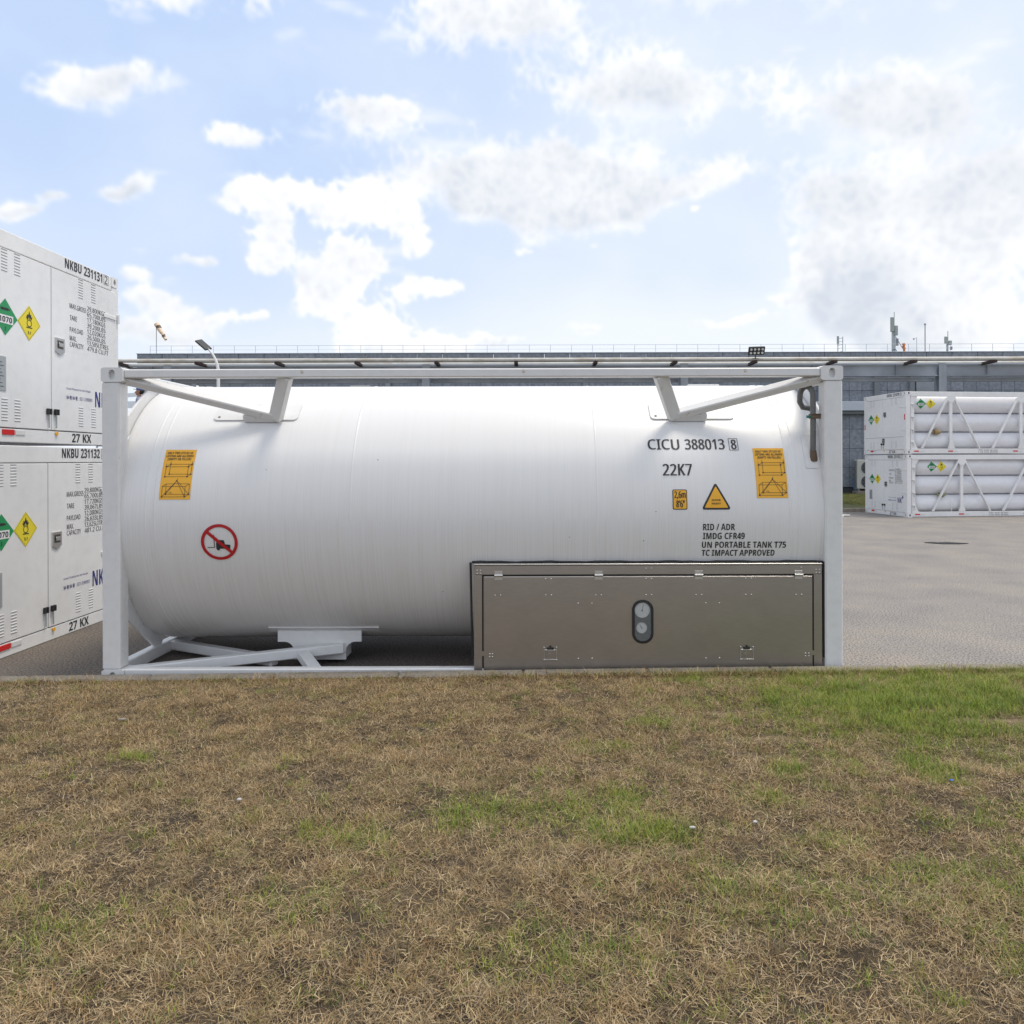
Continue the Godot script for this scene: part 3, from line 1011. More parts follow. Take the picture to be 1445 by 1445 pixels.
	for x in [0.150, 1.757]:
		b = Mb.new()
		for e in [[-0.055, 0.186, -0.047, 0.295], [0.047, 0.186, 0.055, 0.295], [-0.0465, 0.186, 0.0465, 0.196], [-0.0465, 0.262, 0.0465, 0.274]]:
			b.bx(W(x + e[0], e[1], face - 0.008), W(x + e[2], e[3], face), 0.002)
		for e in [[-0.051, 0.190], [0.051, 0.190], [-0.051, 0.291], [0.051, 0.291]]:
			b.ball(W(x + e[0], e[1], face - 0.009), Vector3(0.007, 0.007, 0.004), 8, 6)
		sub.call(b, "latch_frame", M.bright)
		b = Mb.new()
		b.bx(W(x - 0.046, 0.197, face - 0.003), W(x + 0.046, 0.261, face), 0.001)
		b.tube([W(x - 0.008, 0.228, face - 0.012), W(x - 0.008, 0.228, face)], 0.014, 14)
		sub.call(b, "latch_lock", M.steel)
		b = Mb.new()
		b.bx(W(x - 0.028, 0.276, face - 0.010), W(x + 0.028, 0.294, face), 0.005)
		b.bx(W(x - 0.010, 0.295, face - 0.008), W(x + 0.010, 0.306, face), 0.003)
		sub.call(b, "latch_cap", M.rubber)
	# window with the two gauges
	var cx := (px.call(650.0) as float)
	var wy0: float = py.call(350.0)
	var wy1: float = py.call(194.0)
	var w := 0.087
	var outer := round_rect(cx - w, wy0, cx + w, wy1, 0.082, 10)
	var inner := round_rect(cx - w + 0.020, wy0 + 0.020, cx + w - 0.020, wy1 - 0.020, 0.064, 10)
	b = Mb.new()
	for i in outer.size():
		var j := (i + 1) % outer.size()
		var mid := (outer[i] + outer[j]) * 0.5 - Vector2(cx, (wy0 + wy1) / 2)
		var ov := Vector3(mid.x, mid.y, 0)
		b.quad(W(outer[i].x, outer[i].y, face - 0.010), W(outer[j].x, outer[j].y, face - 0.010), W(inner[j].x, inner[j].y, face - 0.012), W(inner[i].x, inner[i].y, face - 0.012), Vector3(0, 0, 1))
		b.quad(W(outer[i].x, outer[i].y, face - 0.010), W(outer[j].x, outer[j].y, face - 0.010), W(outer[j].x, outer[j].y, face), W(outer[i].x, outer[i].y, face), ov)
		b.quad(W(inner[i].x, inner[i].y, face - 0.012), W(inner[j].x, inner[j].y, face - 0.012), W(inner[j].x, inner[j].y, face - 0.001), W(inner[i].x, inner[i].y, face - 0.001), -ov)
	sub.call(b, "window_gasket", M.rubber)
	b = Mb.new()
	b.ink(inner, func(u, v, o): return W(u, v, face - 0.0015 - o), 0.0)
	sub.call(b, "window_back", M.dark_opening)
	for g in [[px.call(648.0), py.call(231.0), 0.066, 1.35], [px.call(646.0), py.call(294.0), 0.047, 2.1]]:
		var gx: float = g[0]
		var gy: float = g[1]
		var gr: float = g[2]
		b = Mb.new()
		b.tube([W(gx, gy, face - 0.0065), W(gx, gy, face - 0.002)], gr, 32)
		sub.call(b, "gauge", M.dial)
		b = Mb.new()
		var fm := func(u: float, v: float, o: float) -> Vector3: return W(gx + u, gy + v, face - 0.0068 - o)
		for k in 25:
			var a := -0.7 + (PI + 1.4) * k / 24.0
			var e := Vector2(cos(a), sin(a))
			b.ink_line(e * gr * (0.72 if k % 4 == 0 else 0.8), e * gr * 0.88, 0.0022, fm, 0.0)
		var nd := Vector2(cos(g[3]), sin(g[3]))
		b.ink_line(-nd * gr * 0.2, nd * gr * 0.7, 0.004, fm, 0.0004)
		b.ink(disc(0, 0, gr * 0.1, 12), fm, 0.0008)
		ring_ink(b, 0, 0, gr * 0.93, gr, fm, 0.0)
		sub.call(b, "gauge_dial", M.ink)
	b = Mb.new()
	b.ink(inner, func(u, v, o): return W(u, v, face - 0.0095 - o), 0.0)
	sub.call(b, "window_pane", M.glass)

# ---------------------------------------------------------------- stacked gas containers
const CW := 2.438
const CH := 1.98
const CL := 6.058

# local axes: the end face lies on x = 0 and looks along -x; read from outside, u runs along z; the long side is z = CW
func on_end(u: float, v: float, off: float) -> Vector3:
	return Vector3(-off, v, u)

func on_side(u: float, v: float, off: float) -> Vector3:
	return Vector3(u, v, CW + off)

func danger_marks(root: Node3D, m: Callable, u: float, v: float, r: float, off: float, tube := false) -> void:
	for k in 2:
		var cu := u + k * r * 1.98
		var d := func(q: float) -> PackedVector2Array: return PackedVector2Array([Vector2(cu - q, v), Vector2(cu, v - q), Vector2(cu + q, v), Vector2(cu, v + q)])
		var b := Mb.new()
		b.ink(d.call(r), m, off, 0.03 if tube else 0.0)
		var p := part(b, "hazard_label", M.green if k == 0 else M.yellow, root)
		if k == 0:
			b = Mb.new()
			b.ink(rect(cu - r * 0.62, v - r * 0.36, cu + r * 0.62, v + r * 0.10), m, off + 0.002, 0.03 if tube else 0.0)
			part(b, "label_field", M.paper, p)
			b = Mb.new()
			write(b, "1070", m, off + 0.004, cu - r * 0.52, v - r * 0.28, r * 1.04, r * 0.30, true)
			b.ink(PackedVector2Array([Vector2(cu - r * 0.36, v + r * 0.36), Vector2(cu - r * 0.36, v + r * 0.50), Vector2(cu + r * 0.20, v + r * 0.50), Vector2(cu + r * 0.27, v + r * 0.46), Vector2(cu + r * 0.38, v + r * 0.46), Vector2(cu + r * 0.38, v + r * 0.40), Vector2(cu + r * 0.27, v + r * 0.40), Vector2(cu + r * 0.20, v + r * 0.36)]), m, off + 0.002)
			write(b, "2", m, off + 0.002, cu - r * 0.05, v - r * 0.72, r * 0.10, r * 0.2, true)
			part(b, "label_text", M.ink, p)
		else:
			b = Mb.new()
			ring_ink(b, cu, v + r * 0.0, r * 0.17, r * 0.215, m, off + 0.002, 24)
			b.ink_line(Vector2(cu - r * 0.26, v - r * 0.25), Vector2(cu + r * 0.26, v - r * 0.25), r * 0.05, m, off + 0.002)
			var fl := PackedVector2Array()
			for q in [[-0.17, 0.17], [-0.29, 0.36], [-0.20, 0.34], [-0.20, 0.50], [-0.10, 0.43], [0.0, 0.70], [0.06, 0.48], [0.14, 0.52], [0.17, 0.36], [0.27, 0.40], [0.17, 0.17], [0.07, 0.30], [0.03, 0.22], [-0.04, 0.40], [-0.09, 0.24]]:
				fl.append(Vector2(cu + q[0] * r, v + q[1] * r))
			b.ink(fl, m, off + 0.002)
			write(b, "5.1", m, off + 0.002, cu - r * 0.13, v - r * 0.62, r * 0.26, r * 0.17, true)
			for l in [[-1, 0, 0, -1], [0, -1, 1, 0], [1, 0, 0, 1], [0, 1, -1, 0]]:
				b.ink_line(Vector2(cu + l[0] * r * 0.92, v + l[1] * r * 0.92), Vector2(cu + l[2] * r * 0.92, v + l[3] * r * 0.92), r * 0.012, m, off + 0.002)
			part(b, "label_text", M.ink, p)

# a plate pierced by an oval hole; local z runs from the face into the plate
func pierced(b: Mb, t: Transform3D, w: float, h: float, hw: float, hh: float, depth: float) -> void:
	var o: Array = []
	var i_: Array = []
	for k in 24:
		var a := TAU * (k + 0.5) / 24
		var e := Vector2(cos(a), sin(a))
		o.append(e * minf(w / 2 / maxf(absf(e.x), 1e-6), h / 2 / maxf(absf(e.y), 1e-6)))
		i_.append(Vector2(e.x * hw, e.y * hh))
	for k in 24:
		var j := (k + 1) % 24
		var f := func(p: Vector2, z: float) -> Vector3: return t * Vector3(p.x, p.y, z)
		var m: Vector2 = o[k] + o[j]
		b.quad(f.call(o[k], 0), f.call(o[j], 0), f.call(i_[j], 0), f.call(i_[k], 0), -t.basis.z)
		b.quad(f.call(o[k], 0), f.call(o[j], 0), f.call(o[j], depth), f.call(o[k], depth), t.basis * Vector3(m.x, m.y, 0))
		b.quad(f.call(i_[k], 0), f.call(i_[j], 0), f.call(i_[j], depth), f.call(i_[k], depth), -(t.basis * Vector3(m.x, m.y, 0)))

func gas_container(at: Vector3, turn: float, label: String, number: String, figures: Array, node_x: float, style: int) -> Node3D:
	var root := thing("gas_tube_container", label, "gas container", at, turn, "stacked white gas containers")
	var b: Mb
	# frame
	for z in [[0.0, 0.15], [CW - 0.15, CW]]:
		for x in [[0.0, 0.16], [CL - 0.16, CL]]:
			b = Mb.new()
			b.bx(Vector3(x[0] + 0.004, 0.118, z[0] + 0.004), Vector3(x[1] - 0.004, CH - 0.118, z[1] - 0.004), 0.012)
			part(b, "corner_post", M.white, root)
			for y in [0.0, CH - 0.118]:
				b = Mb.new()
				var lo := Vector3(x[0] + (0.025 if x[0] == 0.0 else 0.0), y, z[0] - (0.0 if z[0] == 0.0 else 0.012))
				var hi := Vector3(x[1] + (0.018 if x[0] == 0.0 else 0.0), y + 0.118, z[1] + (0.012 if z[0] == 0.0 else -0.025))
				b.bx(lo, hi, 0.004)
				if x[0] == 0.0:
					pierced(b, Transform3D(Basis(Vector3(0, 0, 1), Vector3.UP, Vector3(1, 0, 0)), Vector3(0, y + 0.059, (lo.z + hi.z) / 2)), hi.z - lo.z, 0.118, 0.025, 0.036, 0.0255)
				if z[0] > 0.0:
					pierced(b, Transform3D(Basis(Vector3.RIGHT, Vector3.UP, Vector3(0, 0, -1)), Vector3((lo.x + hi.x) / 2, y + 0.059, z[1])), hi.x - lo.x, 0.118, 0.028, 0.036, 0.0255)
				var cst := part(b, "corner_casting", M.white, root)
				b = Mb.new()
				if x[0] == 0.0:
					b.bx(Vector3(0.022, y + 0.015, (lo.z + hi.z) / 2 - 0.035), Vector3(0.0245, y + 0.103, (lo.z + hi.z) / 2 + 0.035))
				if z[0] > 0.0:
					b.bx(Vector3((lo.x + hi.x) / 2 - 0.035, y + 0.015, z[1] - 0.0245), Vector3((lo.x + hi.x) / 2 + 0.035, y + 0.103, z[1] - 0.022))
				if b.v.size():
					part(b, "casting_hollow", M.joint, cst)
	for z in [0.02, CW - 0.10]:
		b = Mb.new()
		b.bx(Vector3(0.179, CH - 0.16, z), Vector3(CL - 0.161, CH - 0.01, z + 0.08), 0.006)
		part(b, "top_rail", M.white, root)
		b = Mb.new()
		b.bx(Vector3(0.179, 0.01, z), Vector3(CL - 0.161, 0.165, z + 0.08), 0.006)
		part(b, "bottom_rail", M.white, root)
	# end wall: header, sill and two door leaves
	var zs: float = 1.15
	b = Mb.new()
	b.bx(Vector3(0.004, CH - 0.165, 0.163), Vector3(0.10, CH - 0.004, CW - 0.163), 0.006)
	part(b, "end_header", M.white, root)
	b = Mb.new()
	b.bx(Vector3(0.004, 0.006, 0.163), Vector3(0.10, 0.135, CW - 0.163), 0.006)
	part(b, "end_sill", M.white, root)
	b = Mb.new()
	b.bx(Vector3(0.03, 0.125, 0.03), Vector3(0.06, CH - 0.13, CW - 0.03), 0.0)
	part(b, "end_wall_core", M.groove, root)
	for q in [[0.10, zs - 0.006], [zs + 0.006, CW - 0.10]]:
		b = Mb.new()
		b.bx(Vector3(0.0, 0.145, q[0]), Vector3(0.028, CH - 0.175, q[1]), 0.004)
		var leaf := part(b, "door", M.white, root)
		var us := [0.45, 0.63] if q[0] < 0.5 else [1.66, 1.90]
		for u in us:
			for v in [1.70, 0.31]:
				b = Mb.new()
				for k in 8:
					var y: float = v + (k - 3.5) * 0.028
					b.bx(Vector3(-0.004, y - 0.004, u - 0.042), Vector3(0.001, y + 0.005, u + 0.042), 0.0015)
				part(b, "vent_louvre", M.white, leaf)
				b = Mb.new()
				for k in 8:
					var y: float = v + (k - 3.5) * 0.028 - 0.007
					b.ink(rect(u - 0.042, y - 0.003, u + 0.042, y + 0.003), on_end, 0.0012)
				part(b, "louvre_slot", M.slot, leaf)
	if style == 1:
		b = Mb.new()
		b.bx(Vector3(-0.004, 0.54, 0.10), Vector3(0.0, 0.555, CW - 0.10), 0.001)
		part(b, "door_bead", M.groove, root)
	for v in [1.50, 0.78]:
		b = Mb.new()
		b.bx(Vector3(-0.012, v - 0.022, 2.10), Vector3(-0.0005, v + 0.022, 2.36), 0.004)
		b.tube([Vector3(-0.012, v - 0.05, 2.40), Vector3(-0.012, v + 0.05, 2.40)], 0.013, 10)
		part(b, "hinge", M.white, root)
	# paddle lock and cam handles
	for q in ([[1.28, 1.02]] if style == 0 else [[1.28, 1.30], [1.20, 0.44]]):
		var u: float = q[0]
		var v: float = q[1]
		b = Mb.new()
		b.extrude(PackedVector2Array([Vector2(u - 0.075, v - 0.06), Vector2(u, v - 0.095), Vector2(u + 0.075, v - 0.06), Vector2(u + 0.075, v + 0.08), Vector2(u - 0.075, v + 0.08)]), Transform3D(Basis(Vector3(0, 0, 1), Vector3.UP, Vector3(-1, 0, 0)), Vector3(-0.0005, 0, 0)), 0.012)
		var lk := part(b, "paddle_lock", M.bright, root)
		b = Mb.new()
		b.ink(rect(u - 0.05, v - 0.03, u + 0.05, v + 0.055), on_end, 0.0135)
		part(b, "lock_recess", M.dark_steel, lk)
		b = Mb.new()
		b.bx(Vector3(-0.024, v - 0.01, u - 0.03), Vector3(-0.014, v + 0.03, u + 0.035), 0.003)
		part(b, "lock_lever", M.bright, lk)
	for u in [1.09, 1.21]:
		b = Mb.new()
		b.tube([Vector3(-0.014, 0.165, u), Vector3(-0.014, 0.33, u)], 0.006, 6)
		part(b, "lock_rod", M.galv, root)
		b = Mb.new()
		b.bx(Vector3(-0.03, 0.30, u - 0.03), Vector3(-0.002, 0.36, u - 0.008), 0.003)
		b.bx(Vector3(-0.03, 0.30, u + 0.008), Vector3(-0.002, 0.36, u + 0.03), 0.003)
		b.bx(Vector3(-0.022, 0.32, u - 0.012), Vector3(-0.006, 0.342, u + 0.012), 0.0)
		part(b, "cam_handle", M.ink, root)
	# reflectors
	b = Mb.new()
	b.bx(Vector3(-0.004, 0.075, 0.42), Vector3(0.0035, 0.125, 0.585), 0.001)
	part(b, "red_reflector", M.reflector, root)
	b = Mb.new()
	b.bx(Vector3(-0.003, 0.078, 0.60), Vector3(0.0035, 0.122, 0.74), 0.001)
	part(b, "clear_reflector", M.clear_reflector, root)
	for u in [0.36, node_x - 0.03, node_x + 2.2]:
		b = Mb.new()
		b.bx(Vector3(u - 0.08, 0.068, CW - 0.0195), Vector3(u + 0.08, 0.105, CW - 0.012), 0.001)
		part(b, "red_reflector", M.reflector, root)
		b = Mb.new()
		b.bx(Vector3(u + 0.09, 0.07, CW - 0.0195), Vector3(u + 0.25, 0.103, CW - 0.015), 0.001)
		part(b, "clear_reflector", M.clear_reflector, root)
	b = Mb.new()
	b.tube([Vector3(0.0, 0.11, 1.23), Vector3(-0.010, 0.11, 1.23)], 0.02, 12)
	part(b, "marker_lamp", M.orange, root)
	# prints on the end face
	danger_marks(root, on_end, 0.46, 1.17, 0.172, 0.0025)
	b = Mb.new()
	var head := func(u: float, v: float, o: float) -> Vector3: return on_end(u, v, o - 0.004)
	write(b, number.substr(0, number.length() - 1), head, 0.0025, 1.385, CH - 0.118, 0.70, 0.098, true)
	write(b, number.substr(number.length() - 1), head, 0.0025, 2.135, CH - 0.113, 0.055, 0.088, false)
	for l in [[2.118, 2.118, 0, 1], [2.21, 2.21, 0, 1], [2.118, 2.21, 0, 0], [2.118, 2.21, 1, 1]]:
		b.ink_line(Vector2(l[0], CH - 0.124 + l[2] * 0.108), Vector2(l[1], CH - 0.124 + l[3] * 0.108), 0.004, head, 0.003)
	write(b, "27 KX", head, 0.0025, 1.50, 0.030, 0.36, 0.090, true)
	part(b, "container_number", M.ink, root)
	if figures:
		b = Mb.new()
		for k in figures.size():
			write(b, figures[k], on_end, 0.0025, 1.78, 1.485 - k * 0.063, 0.36 if k < 6 else 0.42, 0.050, false)
		write(b, "MAX.GROSS", on_end, 0.0025, 1.46, 1.452, 0.30, 0.052, false)
		write(b, "TARE", on_end, 0.0025, 1.46, 1.328, 0.13, 0.052, false)
		write(b, "PAYLOAD", on_end, 0.0025, 1.46, 1.202, 0.24, 0.052, false)
		write(b, "MAX.", on_end, 0.0025, 1.46, 1.110, 0.12, 0.052, false)
		write(b, "CAPACITY", on_end, 0.0025, 1.46, 1.044, 0.25, 0.052, false)
		part(b, "weight_table", M.ink, root)
		b = Mb.new()
		write(b, "NK", on_end, 0.0025, 1.93, 0.435, 0.22, 0.17, true)
		b.ink(PackedVector2Array([Vector2(2.15, 0.60), Vector2(2.18, 0.62), Vector2(2.20, 0.68), Vector2(2.23, 0.68), Vector2(2.24, 0.60), Vector2(2.21, 0.575)]), on_end, 0.0025)
		part(b, "maker_logo", M.blue_ink, root)
		b = Mb.new()
		write(b, "Green Promise for the People", on_end, 0.0025, 1.40, 0.585, 0.44, 0.022, false)
		write(b, ": 021-3390901", on_end, 0.0025, 1.62, 0.485, 0.25, 0.036, false)
		for k in 4:
			var u := 1.40 + k * 0.052
			for l in ([[0.2, 0, 0.2, 1], [0, 0.7, 0.4, 0.7], [0.5, 0.1, 0.5, 0.6], [0.9, 0.1, 0.9, 0.6], [0.5, 0.6, 0.9, 0.6], [0.5, 0.35, 0.9, 0.35], [0.7, 0.6, 0.7, 1], [0.1, 0.35, 0.35, 0.35]] if k % 2 == 0 else [[0.1, 0.85, 0.9, 0.85], [0.15, 0.3, 0.15, 0.85], [0.85, 0.3, 0.85, 0.85], [0.15, 0.55, 0.85, 0.55], [0.15, 0.3, 0.85, 0.3], [0.5, 0, 0.5, 1], [0.5, 0, 0.9, 0.05]]):
				b.ink_line(Vector2(u + l[0] * 0.042, 0.48 + l[1] * 0.044), Vector2(u + l[2] * 0.042, 0.48 + l[3] * 0.044), 0.005, on_end, 0.0025)
		part(b, "slogan_text", M.blue_ink, root)
		b = Mb.new()
		b.bx(Vector3(-0.006, 0.48, 0.30), Vector3(-0.0005, 0.80, 0.465), 0.001)
		var dp := part(b, "data_plate", M.galv, root)
		b = Mb.new()
		for k in 8:
			b.ink_line(Vector2(0.325, 0.52 + k * 0.032), Vector2(0.43 - 0.02 * (k % 3), 0.52 + k * 0.032), 0.006, on_end, 0.0075)
		part(b, "plate_text", M.joint, dp)
	else:
		for u in [[0.06, 0.93], [CW - 0.09, 1.17]]:
			b = Mb.new()
			b.bx(Vector3(-0.003, u[1] - 0.09, u[0] - 0.0), Vector3(0.0035, u[1] + 0.09, u[0] + 0.04), 0.001)
			part(b, "red_reflector", M.reflector, root)
	# gas tubes, four rows across and three high
	b = Mb.new()
	b.lathe([Vector2(0, 0.0), Vector2(0.02, 0.14), Vector2(0.10, 0.24), Vector2(0.22, 0.292), Vector2(0.34, 0.2965), Vector2(CL - 0.9, 0.2965), Vector2(CL - 0.78, 0.292), Vector2(CL - 0.66, 0.24), Vector2(CL - 0.58, 0.14), Vector2(CL - 0.56, 0.0)], Vector3.ZERO, Vector3.RIGHT, Vector3(0, 0, 1), 32)
	var tm := b.mesh()
	for row in 3:
		for k in 4:
			share(tm, "gas_tube", M.tube, root, Transform3D(Basis.IDENTITY, Vector3(0.26, 0.405 + row * 0.60, CW - 0.135 - 0.2965 - k * 0.585)))
	# side truss
	var zf := CW - 0.085
	var slab := func(poly: PackedVector2Array, called: String, z: float, th: float) -> void:
		var q := Mb.new()
		q.extrude(poly, Transform3D(Basis.IDENTITY, Vector3(0, 0, z)), th)
		part(q, called, M.white, root)
	# end gusset and ladder brackets
	slab.call(PackedVector2Array([Vector2(0.182, 0.166), Vector2(0.42, 0.166), Vector2(0.33, 0.34), Vector2(0.30, 0.46), Vector2(0.30, CH - 0.42), Vector2(0.33, CH - 0.30), Vector2(0.42, CH - 0.162), Vector2(0.182, CH - 0.162)]), "end_gusset", zf, 0.05)
	for k in 4:
		b = Mb.new()
		b.bx(Vector3(0.185, 0.36 + k * 0.40, CW - 0.034), Vector3(0.275, 0.385 + k * 0.40, CW + 0.012), 0.003)
		b.bx(Vector3(0.255, 0.25 + k * 0.40, CW - 0.034), Vector3(0.275, 0.359 + k * 0.40, CW + 0.008), 0.003)
		part(b, "ladder_step", M.white, root)
	for nx in [node_x, node_x + 2.42]:
		if nx > CL - 1.2:
			continue
		slab.call(PackedVector2Array([Vector2(nx - 0.13, CH - 0.161), Vector2(nx - 0.16, CH - 0.23), Vector2(nx - 0.05, CH - 0.34), Vector2(nx + 0.05, CH - 0.34), Vector2(nx + 0.16, CH - 0.23), Vector2(nx + 0.13, CH - 0.161)]), "node_plate", CW - 0.030, 0.014)
		b = Mb.new()
		b.bx(Vector3(nx - 0.05, 0.30, zf + 0.002), Vector3(nx + 0.05, CH - 0.20, CW - 0.0315), 0.006)
		part(b, "upright", M.white, root)
		slab.call(PackedVector2Array([Vector2(nx - 0.12, 0.166), Vector2(nx + 0.12, 0.166), Vector2(nx + 0.055, 0.38), Vector2(nx - 0.055, 0.38)]), "foot_plate", CW - 0.030, 0.014)
		for s in [-1.0, 1.0]:
			b = Mb.new()
			b.bar(Vector3(nx + s * 0.11, CH - 0.20, CW - 0.058), Vector3(nx + s * 0.98, 0.172, CW - 0.058), 0.045, 0.085, 0.006, Vector3(0, 0, 1))
			part(b, "diagonal", M.white, root)
	danger_marks(root, func(u, v, o): return Vector3(u, v, CW - 0.135 - 0.2965 + sqrt(maxf(0.0, 0.2965 * 0.2965 - (v - 1.605) * (v - 1.605))) + o), node_x - 0.95, 1.595, 0.165, 0.005, true)
	b = Mb.new()
	var low := func(u: float, v: float, o: float) -> Vector3: return on_side(u, v, o - 0.020)
	write(b, "TEST  DATE  08.2023", low, 0.0025, node_x + 0.92, 0.095, 0.66, 0.042, false)
	write(b, "5 1/0  DATE  08.2028", low, 0.0025, node_x + 0.92, 0.035, 0.66, 0.042, false)
	part(b, "test_date_text", M.ink, root)
	return root

func build_gas_containers() -> void:
	var l := PI
	gas_container(Vector3(-4.89, 0, -6.62), l, "white gas container numbered 231132, lower of the stack left of the tank", "NKBU 2311328", ["29,800KGS", "65,700LBS", "17,720KGS", "39,067LBS", "12,080KGS", "26,633LBS", "13,625LITRES", "481.2 CU.FT"], 1.9, 0)
	gas_container(Vector3(-4.89, 2.0, -6.68), l, "white gas container numbered 231131, upper of the stack left of the tank", "NKBU 2311312", ["29,800KGS", "65,700LBS", "17,780KGS", "39,200LBS", "12,020KGS", "26,500LBS", "13,585LITRES", "479.8 CU.FT"], 1.6, 0)
	var t := deg_to_rad(6.5)
	var near := Vector3(11.80, 0, -24.2)
	var o := near - CW * Vector3(sin(t), 0, cos(t))
	gas_container(o + Vector3(0.03, 0, 0.0), t, "white gas container with olive bundle between tubes, lower of the far right stack", "NKBU 2311022", ["29,800KGS", "65,700LBS", "17,720KGS", "39,067LBS", "12,080KGS", "26,633LBS", "13,625LITRES", "481.2 CU.FT"], 1.88, 0)
	gas_container(o + Vector3(0, 2.0, 0), t, "white gas container with tan bundle between tubes, upper of the far right stack", "NKBU 2310780", [], 1.55, 1)
	# cloth bundles pushed between the tubes
	var tb := Transform3D(Basis(Vector3.UP, t), o)
	for q in [[1.14, 2.70, M.tan, "tan cloth bundle pushed between tubes of the upper far container", 0.13], [1.30, 0.70, M.olive, "olive cloth bundle pushed between tubes of the lower far container", 0.10]]:
		var c := tb * Vector3(q[0], q[1] - 0.09, CW - 0.14)
		var b := Mb.new()
		b.ball(Vector3(0, 0.09, 0), Vector3(q[4], 0.085, 0.10), 14, 9)
		b.tube([Vector3(-q[4] * 0.8, 0.085, 0), Vector3(-q[4] * 1.7, 0.075, -0.01)], 0.05, 10, true, 0.015)
		var th := thing("cloth_bundle", q[3], "cloth bundle", c, t)
		part(b, "cloth", q[2], th)
		b = Mb.new()
		b.tube([Vector3(-q[4] * 0.75, 0.09, 0), Vector3(-q[4] * 0.95, 0.088, 0)], 0.062, 10)
		part(b, "tie", M.rust, th)
	var b2 := Mb.new()
	var pts := []
	for i in 15:
		var a := PI * 0.5 * i / 14
		pts.append(Vector3(0.16 * sin(a), 0.52 * cos(a) - 0.0, 0.0))
	b2.tube(pts, 0.008, 6)
	var cb := part(b2, "white_cable", M.paper, self, tb * Vector3(1.42, 0.17, CW - 0.07))
	cb.rotation.y = t
	tag(cb, "thin white cable hanging down over the lowest gas tube", "cable")

# ---------------------------------------------------------------- pipe rack
func build_rack() -> void:
	var base := W(0, 0, 30)
	var root := thing("pipe_rack", "long grey steel pipe rack carrying a pale pipe in front of the building", "pipe rack", base)
	var at := -base
	var b := Mb.new()
	b.tube([W(-17.2, 5.70, 29.55), W(28, 5.70, 29.55)], 0.075, 16)
	part(b, "pipe", M.insulated, root, at)
	b = Mb.new()
	b.tube([W(-17.2, 5.64, 30.35), W(28, 5.64, 30.35)], 0.065, 12)
	part(b, "pipe", M.insulated, root, at)
	for x in [-14.2, -4.11, 5.97, 16.05, 26.1]:
		b = Mb.new()
		b.bx(W(x - 0.15, 0, 29.95), W(x + 0.15, 5.58, 29.97), 0.0)
		b.bx(W(x - 0.15, 0, 30.23), W(x + 0.15, 5.58, 30.25), 0.0)
		b.bx(W(x - 0.01, 0, 29.972), W(x + 0.01, 5.58, 30.228), 0.0)
		part(b, "column", M.rack, root, at)
	for k in range(-5, 9):
		var x := -0.58 + 3.04 * k
		b = Mb.new()
		b.bx(W(x - 0.07, 5.51, 29.2), W(x + 0.07, 5.62, 30.3), 0.01)
		var arm := part(b, "cross_arm", M.brown, root, at)
		b = Mb.new()
		b.bx(W(x - 0.05, 5.621, 29.50), W(x + 0.05, 5.64, 29.60), 0.0)
		part(b, "pipe_shoe", M.brown, arm, Vector3.ZERO)
	# main girders between the columns: flanges and a recessed web
	for s in [[-17.2, -14.36], [-14.04, -4.27], [-3.95, 5.81], [6.13, 15.89], [16.21, 25.9]]:
		b = Mb.new()
		b.bx(W(s[0], 5.545, 29.98), W(s[1], 5.60, 30.22), 0.004)
		b.bx(W(s[0], 5.60, 30.06), W(s[1], 5.515, 30.08), 0.0)
		part(b, "girder_flange", M.rack_pale, root, at)
		b = Mb.new()
		b.bx(W(s[0], 5.125, 30.09), W(s[1], 5.51, 30.11), 0.0)
		for k in 3:
			var x: float = lerpf(s[0], s[1], (k + 0.5) / 3.0)
			b.bx(W(x - 0.008, 5.126, 29.99), W(x + 0.008, 5.508, 30.088), 0.0)
		part(b, "girder_web", M.rack, root, at)
		b = Mb.new()
		b.bx(W(s[0], 5.085, 29.98), W(s[1], 5.12, 30.22), 0.003)
		part(b, "girder_flange", M.rack, root, at)
		b = Mb.new()
		b.bx(W(s[0], 4.90, 30.28), W(s[1], 5.05, 30.40), 0.004)
		part(b, "lower_beam", M.rack, root, at)

